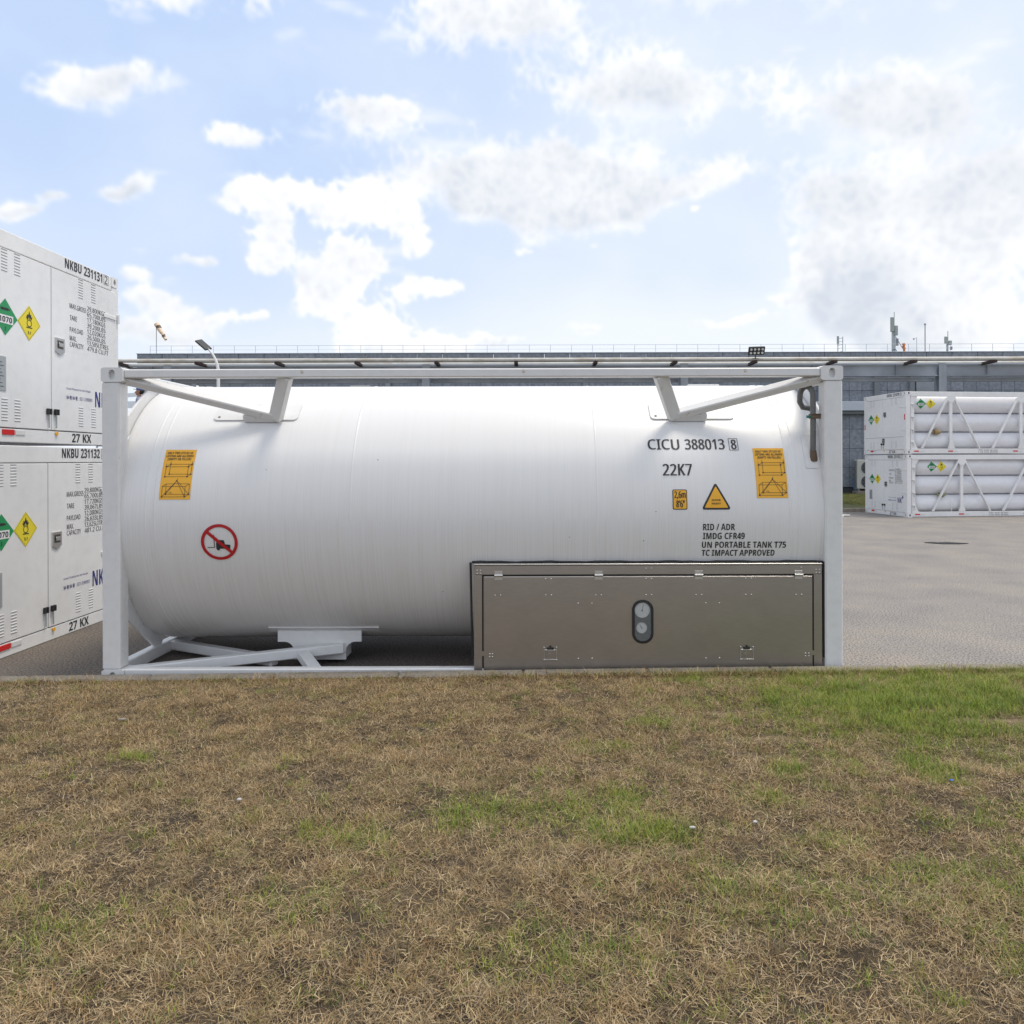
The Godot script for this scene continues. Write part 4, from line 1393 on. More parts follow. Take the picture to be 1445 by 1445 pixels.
# ---------------------------------------------------------------- building
func build_hall() -> void:
	var d := 37.0
	var x0 := -18.95
	var x1 := 46.0
	var base := W((x0 + x1) / 2, 0, d + 12)
	var root := thing("factory_hall", "long low hall clad in grey blue panels behind the pipe rack", "building", base)
	var at := -base
	var b := Mb.new()
	b.bx(W(x0, 0, d + 0.06), W(x1, 6.6, d + 24), 0.0)
	var wall := part(b, "wall_core", M.joint, root, at)
	var rng := RandomNumberGenerator.new()
	rng.seed = 11
	var pw := 0.612
	# cladding panels, one size; the rows and columns hidden behind the tank and the stacks are joined
	var pm := Mb.new()
	pm.box(Transform3D.IDENTITY, Vector3(pw - 0.014, 0.916, 0.04), 0.006)
	var panel := pm.mesh()
	var rest := Mb.new()
	var cols := int((x1 - x0) / pw)
	for r in 7:
		var y := 5.62 - r * 0.93
		if y < 0.3:
			break
		for c in cols:
			var x := x0 + pw * (c + 0.5)
			var seen_ := (r == 0 and x < 25.0) or (r == 1 and x > 14.8 and x < 24.5) or (r <= 5 and x > 14.8 and x < 16.9)
			var t := Transform3D(Basis.IDENTITY, W(x, y, d + 0.04))
			if seen_:
				share(panel, "cladding_panel", M.panel[rng.randi() % 4], wall, t)
			else:
				rest.box(t, Vector3(pw - 0.014, 0.916, 0.04), 0.0)
	var rp := part(rest, "far_cladding", M.panel[0], wall, Vector3.ZERO)
	rp.set_meta("kind", "stuff")
	# parapet panels
	pm = Mb.new()
	pm.box(Transform3D.IDENTITY, Vector3(pw * 2 - 0.02, 0.72, 0.10), 0.01)
	panel = pm.mesh()
	for c in int(44.0 / (pw * 2)):
		share(panel, "parapet_panel", M.panel[rng.randi() % 4], wall, Transform3D(Basis.IDENTITY, W(x0 + pw * 2 * (c + 0.5), 6.63, d - 0.05)))
	b = Mb.new()
	b.bx(W(x0 - 0.02, 6.992, d - 0.13), W(x1, 7.02, d + 0.25), 0.004)
	part(b, "coping", M.rack_pale, root, at)
	b = Mb.new()
	b.bx(W(x0, 6.60, d + 0.3), W(x1, 6.7, d + 24), 0.0)
	part(b, "roof", M.joint, root, at)
	# dark window band high in the wall on the left, each pane its own
	for k in 6:
		var x := -17.6 + k * 0.62
		b = Mb.new()
		b.bx(W(x, 5.17, d - 0.03), W(x + 0.60, 5.80, d + 0.015), 0.008)
		var wn := part(b, "window", M.rack_dark, wall, Vector3.ZERO)
		wn.set_meta("label", "dark window")
	b = Mb.new()
	b.bx(W(-8.7, 5.15, d - 0.12), W(-7.75, 5.45, d + 0.01), 0.01)
	part(b, "louvre_box", M.casing, root, at)
	# pale beam along the wall and pilasters
	b = Mb.new()
	b.bx(W(9.0, 4.17, d - 0.35), W(x1, 4.60, d + 0.015), 0.01)
	part(b, "wall_beam", M.rack_pale, root, at)
	b = Mb.new()
	b.bx(W(9.0, 4.02, d - 0.22), W(x1, 4.165, d + 0.015), 0.01)
	part(b, "beam_ledge", M.rack_dark, root, at)
	for x in [-16.2, -6.9, 2.6, 13.9, 16.6, 18.3]:
		b = Mb.new()
		b.bx(W(x - 0.12, 0, d - 0.13), W(x + 0.12, 6.25, d + 0.015), 0.01)
		part(b, "pilaster", M.rack_dark if x > 16 else M.rack, root, at)
	b = Mb.new()
	b.bx(W(18.5, 3.0, d - 0.10), W(19.35, 5.75, d + 0.012), 0.01)
	part(b, "service_hatch", M.rack, root, at)
	b = Mb.new()
	b.bx(W(x0, 0, d - 0.06), W(x1, 0.42, d + 0.02), 0.01)
	part(b, "plinth", M.joint, root, at)
	# roof rail
	b = Mb.new()
	b.tube([W(x0 + 0.5, 7.42, d + 0.2), W(x1, 7.42, d + 0.2)], 0.010, 6)
	b.tube([W(x0 + 0.5, 7.22, d + 0.2), W(x1, 7.22, d + 0.2)], 0.006, 6)
	var rl := part(b, "roof_rail", M.thin_rail, root, at)
	b = Mb.new()
	b.tube([Vector3.ZERO, Vector3(0, 0.42, 0)], 0.011, 6)
	var post := b.mesh()
	for k in 43:
		share(post, "rail_post", M.thin_rail, rl, Transform3D(Basis.IDENTITY, W(x0 + 0.5 + k * 1.02, 7.0, d + 0.2)))

func build_roof_things() -> void:
	var d := 37.6
	# aerials: pole, panels, brace
	for q in [[15.13, 0.85, 0, "lattice aerial of two thin poles on the roof edge, leftmost aerial"], [17.72, 1.75, 1, "tall two panel mobile phone aerial with a strut on the roof"], [20.35, 0.80, 1, "short two panel aerial on the roof right of the masts"]]:
		var h: float = q[1]
		var root := thing("roof_aerial", q[3], "aerial", W(q[0], 7.0, d), 0.0, "aerials on the hall roof")
		var b := Mb.new()
		if q[2] == 0:
			b.tube([Vector3(-0.12, 0, 0), Vector3(-0.12, h, 0)], 0.022, 8)
			b.tube([Vector3(0.12, 0, 0), Vector3(0.12, h, 0)], 0.022, 8)
			part(b, "pole", M.galv, root)
			b = Mb.new()
			for k in 5:
				b.bar(Vector3(-0.12, 0.10 + k * 0.16, 0), Vector3(0.12, 0.14 + k * 0.16, 0), 0.02, 0.02)
			part(b, "rung", M.galv, root)
			b = Mb.new()
			b.bx(Vector3(-0.19, 0.45, 0.03), Vector3(-0.09, h + 0.02, 0.10), 0.015)
			part(b, "aerial_panel", M.antenna, root)
		else:
			b.tube([Vector3(0.02, 0, 0), Vector3(0.02, h * 0.66, 0)], 0.09 if h > 1.0 else 0.05, 12)
			part(b, "mast_tube", M.galv, root)
			b = Mb.new()
			b.tube([Vector3(0.10, h * 0.5, -0.1), Vector3(0.10, h + 0.32, -0.1)], 0.018, 8)
			part(b, "pole", M.galv, root)
			for p in [[-0.20, h * 0.60, -0.03, h + 0.02], [-0.0, h * 0.50, 0.15, h * 0.78]]:
				b = Mb.new()
				b.bx(Vector3(p[0], p[1], 0.10), Vector3(p[2], p[3], 0.20), 0.02)
				part(b, "aerial_panel", M.antenna, root)
			b = Mb.new()
			b.bx(Vector3(0.10, h * 0.22, 0.06), Vector3(0.20, h * 0.42, 0.14), 0.01)
			part(b, "junction_box", M.rack_dark, root)
			if h > 1.0:
				b = Mb.new()
				b.tube([Vector3(0.12, h * 0.48, 0.0), Vector3(0.62, 0.0, 0.0)], 0.018, 8)
				part(b, "strut", M.galv, root)
				b = Mb.new()
				var loop := []
				for i in 13:
					loop.append(Vector3(0.0 + 0.13 * cos(PI * i / 12), 0.02 + 0.2 * sin(PI * i / 12), 0.12))
				b.tube(loop, 0.016, 6)
				part(b, "cable_loop", M.rack_dark, root)
	for q in [[19.28, 1.45, "dark lightning rod on the roof with a small round tip"], [18.87, 0.80, "thin weather mast with tiny cups on the roof"]]:
		var root := thing("roof_mast", q[2], "mast", W(q[0], 7.0, d))
		var b := Mb.new()
		b.tube([Vector3.ZERO, Vector3(0, q[1], 0)], 0.022 if q[1] > 1.0 else 0.012, 8)
		part(b, "pole", M.rack_dark if q[1] > 1.0 else M.galv, root)
		b = Mb.new()
		if q[1] > 1.0:
			b.ball(Vector3(0, q[1], 0), Vector3(0.05, 0.06, 0.05))
		else:
			b.bar(Vector3(-0.13, q[1] - 0.06, 0), Vector3(0.02, q[1] - 0.02, 0), 0.012, 0.012)
			b.ball(Vector3(-0.14, q[1] - 0.07, 0), Vector3(0.045, 0.045, 0.045))
		part(b, "tip", M.galv, root)
	# windsocks
	for q in [[18.22, 0.46, Vector3(0.05, -0.40, 0.03), M.sock_orange, M.sock_orange, "limp orange windsock hanging on the roof beside the aerials", 0.075], [-18.1, 1.42, Vector3(0.52, -0.78, 0.1), M.sock_pale, M.sock_orange, "faded banded windsock on a thin pole at the roof's left end", 0.12]]:
		var root := thing("windsock", q[5], "windsock", W(q[0], 7.0, d if q[0] > 0 else 37.1), 0.0, "windsocks on the hall roof")
		var b := Mb.new()
		var h: float = q[1]
		b.tube([Vector3.ZERO, Vector3(0, h, 0)], 0.018, 8)
		part(b, "pole", M.galv, root)
		var dir: Vector3 = q[2]
		var r: float = q[6]
		for k in 7:
			b = Mb.new()
			var f0 := k / 7.0
			var f1 := (k + 1) / 7.0
			var wob := Vector3(0.02 * sin(k * 2.0), 0, 0)
			b.tube([Vector3(0, h + 0.05, 0) + dir * f0 + wob, Vector3(0, h + 0.05, 0) + dir * f1 + wob], lerpf(r, r * 0.55, f0), 12, k == 0, lerpf(r, r * 0.55, f1))
			part(b, "sock_band", q[3] if k % 2 == 0 else (q[4] if q[0] > 0 else (M.rust if k != 3 else q[3])), root)

# ---------------------------------------------------------------- smaller things
func build_small_things() -> void:
	# street lamp
	var root := thing("street_lamp", "white street lamp with a flat black head behind the tank", "street lamp", W(-11.0, 0, 27))
	var b := Mb.new()
	var pts := [Vector3(0, 0, 0), Vector3(0, 3.0, 0), Vector3(0, 5.0, 0)]
	for i in range(1, 9):
		var t := i / 8.0
		pts.append(Vector3(0, 5.0, 0).lerp(Vector3(-0.05, 5.5, 0), t).lerp(Vector3(-0.05, 5.5, 0).lerp(Vector3(-0.38, 5.80, 0), t), t))
	b.tube(pts, 0.062, 14, true, 0.03)
	part(b, "pole", M.white, root)
	b = Mb.new()
	b.box(Transform3D(Basis(Vector3(0, 0, 1), -0.72) * Basis(Vector3(1, 0, 0), 0.35), Vector3(-0.52, 5.92, 0)), Vector3(0.50, 0.06, 0.36), 0.012)
	part(b, "lamp_head", M.lamp_black, root)
	b = Mb.new()
	b.box(Transform3D(Basis(Vector3(0, 0, 1), -0.72) * Basis(Vector3(1, 0, 0), 0.35), Vector3(-0.54, 5.893, 0.012)), Vector3(0.34, 0.02, 0.26), 0.004)
	part(b, "lamp_lens", M.grille, root)
	# floodlight
	root = thing("floodlight", "black floodlight with eight round lamps mounted above the pipe rack", "floodlight", W(8.55, 5.68, 29.3))
	b = Mb.new()
	b.bx(Vector3(-0.02, 0, -0.02), Vector3(0.02, 0.24, 0.02), 0.004)
	b.bx(Vector3(-0.12, -0.004, -0.04), Vector3(0.12, 0.012, 0.04), 0.003)
	part(b, "bracket", M.lamp_black, root)
	b = Mb.new()
	var tl := Transform3D(Basis(Vector3(1, 0, 0), 0.5) * Basis(Vector3(0, 0, 1), 0.03), Vector3(0.03, 0.30, 0.05))
	b.box(tl, Vector3(0.62, 0.33, 0.09), 0.02)
	part(b, "housing", M.lamp_black, root)
	for r in 2:
		for k in 4:
			b = Mb.new()
			b.tube([tl * Vector3((k - 1.5) * 0.143, (r - 0.5) * 0.145, 0.044), tl * Vector3((k - 1.5) * 0.143, (r - 0.5) * 0.145, 0.052)], 0.046, 14)
			part(b, "lamp", M.lens, root)
	# air conditioner
	root = thing("air_conditioner", "beige outdoor air conditioner with two fans against the hall wall", "air conditioner", W(15.95, 0.36, 36.6))
	b = Mb.new()
	b.bx(Vector3(-0.50, 0.08, -0.17), Vector3(0.50, 1.46, 0.17), 0.02)
	part(b, "casing", M.casing, root)
	for y in [0.42, 1.08]:
		b = Mb.new()
		b.tube([Vector3(-0.02, y, 0.168), Vector3(-0.02, y, 0.176)], 0.30, 32)
		var fn := part(b, "fan_opening", M.grille, root)
		b = Mb.new()
		for r in [0.10, 0.17, 0.24, 0.30]:
			var ring_ := []
			for i in 33:
				ring_.append(Vector3(-0.02 + r * cos(TAU * i / 32), y + r * sin(TAU * i / 32), 0.182))
			b.tube(ring_, 0.004 if r < 0.29 else 0.010, 5, false)
		for k in 8:
			b.bar(Vector3(-0.02, y, 0.182), Vector3(-0.02 + 0.29 * cos(TAU * k / 8), y + 0.29 * sin(TAU * k / 8), 0.182), 0.005, 0.005, 0.0, Vector3(0, 0, 1))
		part(b, "fan_guard", M.galv, fn)
		b = Mb.new()
		b.tube([Vector3(-0.02, y, 0.180), Vector3(-0.02, y, 0.188)], 0.045, 14)
		part(b, "fan_hub", M.galv, fn)
	for k in 3:
		b = Mb.new()
		b.bx(Vector3(-0.506, 0.12, -0.13 + k * 0.085), Vector3(-0.4995, 1.40, -0.09 + k * 0.085), 0.002)
		part(b, "side_grille", M.grille, root)
	for x in [-0.42, 0.42]:
		b = Mb.new()
		b.bx(Vector3(x - 0.05, -0.02, -0.16), Vector3(x + 0.05, 0.079, 0.16), 0.006)
		part(b, "foot", M.concrete, root)
	b = Mb.new()
	b.bx(W(15.35, 0.0, 36.8), W(16.55, 0.34, 36.35), 0.01)
	tag(part(b, "concrete_plinth", M.concrete), "low concrete plinth under the beige air conditioner", "plinth")
	b = Mb.new()
	for k in 3:
		b.tube([W(15.28 + k * 0.03, 0.95, 36.55), W(15.22 + k * 0.04, 0.6, 36.5), W(15.42 + k * 0.03, 0.2, 36.45)], 0.014, 6)
	tag(part(b, "blue_hose", mat(0.05, 0.12, 0.22, 0.5)), "blue hoses hanging down beside the air conditioner", "hose")
	# things lying about on the yard
	b = Mb.new()
	var pl := PackedVector2Array([Vector2(-0.42, 0.10), Vector2(-0.15, -0.16), Vector2(0.18, -0.18), Vector2(0.43, -0.10), Vector2(0.12, 0.20), Vector2(-0.12, 0.12), Vector2(-0.18, 0.2)])
	b.extrude(pl, Transform3D(Basis(Vector3.RIGHT, Vector3(0, 0, -1), Vector3.UP), W(8.98, 0.005, 16.65)), 0.012)
	tag(part(b, "rubber_mat", mat(0.035, 0.035, 0.036, 0.8)), "small dark mat lying flat on the open asphalt", "mat")
	b = Mb.new()
	b.box(Transform3D(Basis(Vector3.UP, -0.55), W(10.02, 0.05, 24.6)), Vector3(0.30, 0.025, 0.16), 0.004)
	b.box(Transform3D(Basis(Vector3.UP, -0.55), W(9.92, 0.02, 24.5)), Vector3(0.05, 0.04, 0.14), 0.004)
	tag(part(b, "white_block", M.paper), "small white board lying on asphalt beside the tank's right post", "board")
	for q in [[-2.68, 5.02, 0.05, 0.01, 0.03, M.concrete, "flat grey stone in the dry lawn at the left"], [-1.45, 3.80, 0.022, 0.012, 0.016, M.groove, "pale pebble in the dry lawn left of centre"], [1.02, 3.52, 0.018, 0.010, 0.014, M.groove, "pale crumb in the lawn near the lower middle"], [0.72, 3.46, 0.026, 0.010, 0.014, M.groove, "pale chip in the greener lawn patch"], [2.14, 3.92, 0.017, 0.004, 0.017, mat(0.03, 0.12, 0.5, 0.3), "blue bottle cap lying in the lawn at the right"]]:
		b = Mb.new()
		b.ball(Vector3.ZERO, Vector3(q[2], q[3], q[4]) * 0.6, 9, 5)
		tag(part(b, "bottle_cap" if q[6].begins_with("blue") else "pebble", q[5], self, W(q[0], lawn_height(q[0], q[1]) + 0.026, q[1])), q[6], "bottle cap" if q[6].begins_with("blue") else "pebble")

# ---------------------------------------------------------------- person on the platform
func sdf_person() -> Array:
	# joints of a standing figure that looks to the left: [a, b, radius a, radius b, colour index]
	return [
		[Vector3(0, 0.95, 0), Vector3(0, 1.18, 0), 0.135, 0.125, 1], [Vector3(0, 1.18, 0), Vector3(-0.01, 1.38, 0), 0.125, 0.11, 1],
		[Vector3(-0.01, 1.36, -0.15), Vector3(-0.01, 1.36, 0.15), 0.075, 0.075, 1], [Vector3(-0.015, 1.40, 0), Vector3(-0.03, 1.52, 0), 0.052, 0.050, 0],
		[Vector3(-0.02, 1.63, 0), Vector3(-0.045, 1.60, 0), 0.088, 0.075, 0], [Vector3(-0.06, 1.56, 0), Vector3(-0.085, 1.545, 0), 0.045, 0.032, 0],
		[Vector3(-0.115, 1.615, 0), Vector3(-0.138, 1.590, 0), 0.012, 0.016, 0], [Vector3(-0.02, 1.60, 0.085), Vector3(-0.02, 1.63, 0.088), 0.016, 0.018, 0], [Vector3(-0.02, 1.60, -0.085), Vector3(-0.02, 1.63, -0.088), 0.016, 0.018, 0],
		[Vector3(-0.01, 1.36, 0.17), Vector3(0.03, 1.09, 0.22), 0.056, 0.045, 1], [Vector3(0.03, 1.09, 0.22), Vector3(-0.13, 0.93, 0.20), 0.044, 0.034, 1], [Vector3(-0.13, 0.93, 0.20), Vector3(-0.20, 0.88, 0.19), 0.030, 0.036, 0],
		[Vector3(-0.01, 1.36, -0.17), Vector3(0.03, 1.09, -0.22), 0.056, 0.045, 1], [Vector3(0.03, 1.09, -0.22), Vector3(-0.13, 0.95, -0.20), 0.044, 0.034, 1], [Vector3(-0.13, 0.95, -0.20), Vector3(-0.20, 0.90, -0.19), 0.030, 0.036, 0],
		[Vector3(0, 0.92, 0.085), Vector3(-0.01, 0.50, 0.095), 0.095, 0.065, 2], [Vector3(-0.01, 0.50, 0.095), Vector3(0.02, 0.09, 0.10), 0.064, 0.046, 2], [Vector3(0.02, 0.045, 0.10), Vector3(-0.14, 0.035, 0.11), 0.045, 0.036, 3],
		[Vector3(0, 0.92, -0.085), Vector3(-0.01, 0.50, -0.095), 0.095, 0.065, 2], [Vector3(-0.01, 0.50, -0.095), Vector3(0.02, 0.09, -0.10), 0.064, 0.046, 2], [Vector3(0.02, 0.045, -0.10), Vector3(-0.14, 0.035, -0.11), 0.045, 0.036, 3],
	]

func finger_bones() -> Array:
	var o := []
	for s in [[0.19, 0.88], [-0.19, 0.90]]:
		for k in 4:
			var z: float = s[0] + (k - 1.5) * 0.018
			var y: float = s[1]
			var ln: float = [0.030, 0.035, 0.033, 0.026][k]
			o.append([Vector3(-0.215, y - 0.005, z), Vector3(-0.215 - ln, y - 0.022, z), 0.0095, 0.009, 0])
			o.append([Vector3(-0.215 - ln, y - 0.022, z), Vector3(-0.215 - ln * 0.9, y - 0.055, z), 0.009, 0.0075, 0])
		o.append([Vector3(-0.185, s[1] + 0.01, s[0] - signf(s[0]) * 0.03), Vector3(-0.235, s[1] - 0.03, s[0] - signf(s[0]) * 0.042), 0.011, 0.0085, 0])
	return o

func seg_d(p: Vector3, e: Array) -> float:
	var a: Vector3 = e[0]
	var ab: Vector3 = e[1] - a
	var t := clampf((p - a).dot(ab) / ab.length_squared(), 0.0, 1.0)
	return (p - a - ab * t).length() - lerpf(e[2], e[3], t)

func surface_net(bones: Array, lo: Vector3, hi: Vector3, cell: float, k: float, colours: Array, b: Mb) -> void:
	var n := Vector3i(((hi - lo) / cell).ceil()) + Vector3i.ONE
	var f := PackedFloat32Array()
	f.resize(n.x * n.y * n.z)
	f.fill(1.0)
	for e in bones:
		var r: float = maxf(e[2], e[3]) + k + cell * 2
		var p0 := Vector3i(((e[0].min(e[1]) - Vector3.ONE * r - lo) / cell).floor()).clamp(Vector3i.ZERO, n - Vector3i.ONE)
		var p1 := Vector3i(((e[0].max(e[1]) + Vector3.ONE * r - lo) / cell).ceil()).clamp(Vector3i.ZERO, n - Vector3i.ONE)
		for z in range(p0.z, p1.z + 1):
			for y in range(p0.y, p1.y + 1):
				for x in range(p0.x, p1.x + 1):
					var id := (z * n.y + y) * n.x + x
					var d := seg_d(lo + Vector3(x, y, z) * cell, e)
					var h := maxf(k - absf(f[id] - d), 0.0) / k
					f[id] = minf(f[id], d) - h * h * k * 0.25
	var at := {}
	var corners := []
	for c in 8:
		corners.append(Vector3i(c & 1, (c >> 1) & 1, c >> 2))
	for z in n.z - 1:
		for y in n.y - 1:
			for x in n.x - 1:
				var vals := []
				var neg := 0
				for c in corners:
					var v := f[((z + c.z) * n.y + y + c.y) * n.x + x + c.x]
					vals.append(v)
					neg += 1 if v < 0.0 else 0
				if neg == 0 or neg == 8:
					continue
				var sum := Vector3.ZERO
				var cnt := 0
				for i in 8:
					for bit in [1, 2, 4]:
						var j: int = i | bit
						if j != i and (vals[i] < 0.0) != (vals[j] < 0.0):
							var t: float = vals[i] / (vals[i] - vals[j])
							sum += Vector3(corners[i]).lerp(Vector3(corners[j]), t)
							cnt += 1
				at[Vector3i(x, y, z)] = lo + (Vector3(x, y, z) + sum / cnt) * cell
	var grad := func(p: Vector3) -> Vector3:
		var g := Vector3.ZERO
		for ax in 3:
			var h := Vector3.ZERO
			h[ax] = cell * 0.5
			var best := [1e9, 1e9]
			for e in bones:
				best[0] = minf(best[0], seg_d(p + h, e))
				best[1] = minf(best[1], seg_d(p - h, e))
			g[ax] = best[0] - best[1]
		return g.normalized()
	var nor := {}
	var cl := {}
	for key in at:
		nor[key] = grad.call(at[key])
		var bd := 1e9
		for e in bones:
			var d := seg_d(at[key], e)
			if d < bd:
				bd = d
				cl[key] = colours[e[4]]
	b.use_col = true
	for z in range(1, n.z - 1):
		for y in range(1, n.y - 1):
			for x in range(1, n.x - 1):
				for ax in 3:
					var step := Vector3i.ZERO
					step[ax] = 1
					var q := Vector3i(x, y, z) + step
					if (f[(z * n.y + y) * n.x + x] < 0.0) == (f[(q.z * n.y + q.y) * n.x + q.x] < 0.0):
						continue
					var u := Vector3i.ZERO
					var w := Vector3i.ZERO
					u[(ax + 1) % 3] = 1
					w[(ax + 2) % 3] = 1
					var c := Vector3i(x, y, z)
					var ks := [c - u - w, c - w, c, c - u]
					if not (at.has(ks[0]) and at.has(ks[1]) and at.has(ks[2]) and at.has(ks[3])):
						continue
					b.tint = cl[ks[0]]
					b.put(at[ks[0]], at[ks[1]], at[ks[2]], nor[ks[0]], nor[ks[1]], nor[ks[2]])
					b.put(at[ks[0]], at[ks[2]], at[ks[3]], nor[ks[0]], nor[ks[2]], nor[ks[3]])

func build_person() -> void:
	var deck := 2.195
	var at := W(-11.27, 0, 22)
	var root := thing("work_platform", "white boarded work platform that the worker stands on behind the tank", "work platform", at)
	var b := Mb.new()
	b.bx(Vector3(-1.6, deck - 0.06, -0.6), Vector3(0.9, deck, 0.6), 0.005)
	part(b, "deck", M.galv, root)
	for x in [-1.5, 0.8]:
		for z in [-0.5, 0.5]:
			b = Mb.new()
			b.bx(Vector3(x - 0.03, 0, z - 0.03), Vector3(x + 0.03, deck - 0.061, z + 0.03), 0.004)
			part(b, "leg", M.galv, root)
	for q in [[1.22, 1.42, 0.08], [1.56, 1.68, 0.16]]:
		b = Mb.new()
		b.bar(Vector3(-1.6, deck + q[0] + (q[1] - q[0]) / 2 - q[2] * 0.6, -0.62), Vector3(-0.02, deck + q[0] + (q[1] - q[0]) / 2, -0.62), 0.03, q[1] - q[0], 0.004)
		part(b, "guard_board", M.board, root)
	for x in [-1.5, -0.1]:
		b = Mb.new()
		b.bx(Vector3(x - 0.025, deck + 0.001, -0.60), Vector3(x + 0.025, deck + 1.7, -0.56), 0.003)
		part(b, "guard_post", M.galv, root)
	var p := thing("person", "person in grey blue shirt and blue cap, half hidden behind the tank", "person", at + Vector3(0.15, deck + 0.0, 0.15))
	p.rotation.y = 0.25
	b = Mb.new()
	var cols := [Color(0.36, 0.19, 0.12), Color(0.24, 0.26, 0.33), Color(0.05, 0.06, 0.09), Color(0.02, 0.02, 0.02)]
	surface_net(sdf_person().slice(0, 22), Vector3(-0.32, -0.03, -0.36), Vector3(0.24, 1.47, 0.36), 0.022, 0.05, cols, b)
	surface_net(sdf_person().slice(3, 9), Vector3(-0.20, 1.40, -0.13), Vector3(0.12, 1.76, 0.13), 0.008, 0.03, cols, b)
	for s in [1.0, -1.0]:
		var hand := finger_bones().slice(0 if s > 0 else 9, 9 if s > 0 else 18)
		hand.append(sdf_person()[11 if s > 0 else 14])
		surface_net(hand, Vector3(-0.29, 0.78, s * 0.19 - 0.08), Vector3(-0.12, 0.97, s * 0.19 + 0.08), 0.005, 0.012, cols, b)
	var bm := mat(1, 1, 1, 0.7)
	bm.vertex_color_use_as_albedo = true
	part(b, "body", bm, p)
	for s in [-1.0, 1.0]:
		b = Mb.new()
		b.ball(Vector3(-0.103, 1.628, s * 0.034), Vector3(0.010, 0.009, 0.014), 8, 6)
		part(b, "eye", M.ink, p)
	b = Mb.new()
	b.ball(Vector3(-0.112, 1.556, 0), Vector3(0.012, 0.006, 0.024), 8, 6)
	part(b, "mouth", mat(0.25, 0.08, 0.07, 0.5), p)
	b = Mb.new()
	b.ball(Vector3(0.022, 1.625, 0), Vector3(0.088, 0.088, 0.092), 14, 10)
	part(b, "hair", M.hair, p)
	b = Mb.new()
	b.lathe([Vector2(0.0, 0.101), Vector2(0.03, 0.104), Vector2(0.07, 0.090), Vector2(0.095, 0.055), Vector2(0.103, 0.0)], Vector3(-0.012, 1.652, 0), Vector3(0.14, 1, 0).normalized(), Vector3(0, 0, 1), 24)
	var cap := part(b, "cap", M.cap, p)
	b = Mb.new()
	b.extrude(disc(-0.105, 0.0, 0.085, 24, 0.075), Transform3D(Basis(Vector3(1, -0.12, 0).normalized(), Vector3(0, 0, 1), Vector3(0.12, 1, 0).normalized()), Vector3(0, 1.660, 0)), 0.008)
	part(b, "cap_peak", M.cap, cap)

# ---------------------------------------------------------------- ground and lawn
var bump := FastNoiseLite.new()
# (x, distance, radius x, radius d, strength) of the greener patches
var green_spots := [
	[2.45, 5.30, 0.55, 0.36, 1.0], [3.20, 5.35, 0.36, 0.40, 1.0], [2.58, 4.80, 0.28, 0.20, 1.0], [1.67, 5.27, 0.10, 0.12, 0.8], [1.35, 4.10, 0.10, 0.10, 0.7],
	[2.12, 4.10, 0.14, 0.12, 0.7], [2.06, 3.52, 0.06, 0.06, 0.8], [1.16, 3.76, 0.12, 0.10, 0.6], [1.25, 5.92, 0.12, 0.10, 0.9], [3.1, 5.85, 1.3, 0.22, 0.45], [1.9, 5.7, 0.8, 0.35, 0.25],
	[-0.24, 3.70, 0.22, 0.15, 0.6], [0.24, 3.64, 0.15, 0.16, 0.55], [0.46, 3.84, 0.16, 0.14, 0.6], [-0.38, 3.57, 0.06, 0.06, 0.9], [-0.76, 3.44, 0.14, 0.10, 0.8],
	[0.43, 4.48, 0.20, 0.12, 0.6], [0.78, 4.88, 0.15, 0.12, 0.7], [0.02, 4.12, 0.06, 0.06, 0.7], [0.47, 3.44, 0.20, 0.10, 0.8], [0.60, 3.46, 0.14, 0.10, 0.7],
	[-2.30, 4.42, 0.11, 0.07, 0.9], [-1.36, 4.38, 0.07, 0.06, 0.5], [-1.20, 3.97, 0.08, 0.08, 0.35], [-1.34, 3.66, 0.09, 0.08, 0.4], [-1.02, 3.50, 0.09, 0.10, 0.5], [-1.94, 3.58, 0.09, 0.07, 0.3], [-1.73, 3.48, 0.08, 0.06, 0.3], [1.9, 5.1, 0.8, 0.35, 0.4], [2.9, 4.9, 0.9, 0.35, 0.4], [2.2, 4.4, 0.8, 0.35, 0.22], [0.2, 3.7, 0.5, 0.25, 0.25],
	[0.9, 3.0, 0.4, 0.25, 0.4], [-0.9, 2.9, 0.3, 0.2, 0.25], [2.0, 2.9, 0.4, 0.3, 0.5], [0.1, 2.6, 0.3, 0.15, 0.5], [-1.7, 2.75, 0.25, 0.2, 0.4],
]
var bare_spots := [[2.92, 4.86, 0.42, 0.07], [3.25, 4.72, 0.30, 0.06], [2.6, 5.05, 0.20, 0.05], [1.35, 4.62, 0.22, 0.06], [1.20, 5.1, 0.25, 0.05], [1.28, 4.35, 0.16, 0.05], [2.25, 4.02, 0.10, 0.05]]

func kerb_top(x: float) -> float:
	return clampf(0.092 + (x + 3.5) * 0.0095, 0.05, 0.16)

func lawn_height(x: float, d: float) -> float:
	var k := kerb_top(x) - 0.022
	var f := smoothstep(6.1, 5.5, d)
	return k + f * (0.030 + 0.022 * bump.get_noise_2d(x * 1.1, d * 1.1) + 0.012 * bump.get_noise_2d(x * 5.0 + 50.0, d * 5.0))

func greenness(x: float, d: float) -> float:
	var g := 0.0
	for s in green_spots:
		var ex: float = (x - s[0]) / s[2]
		var ed: float = (d - s[1]) / s[3]
		var q := ex * ex + ed * ed
		if q < 6.0:
			g += s[4] * exp(-q)
	return g + (0.34 + 0.75 * smoothstep(0.2, 2.6, x)) * clampf(bump.get_noise_2d(x * 3.0 + 200.0, d * 3.0) + 0.02 + 0.10 * smoothstep(0.2, 2.6, x), 0.0, 1.0)

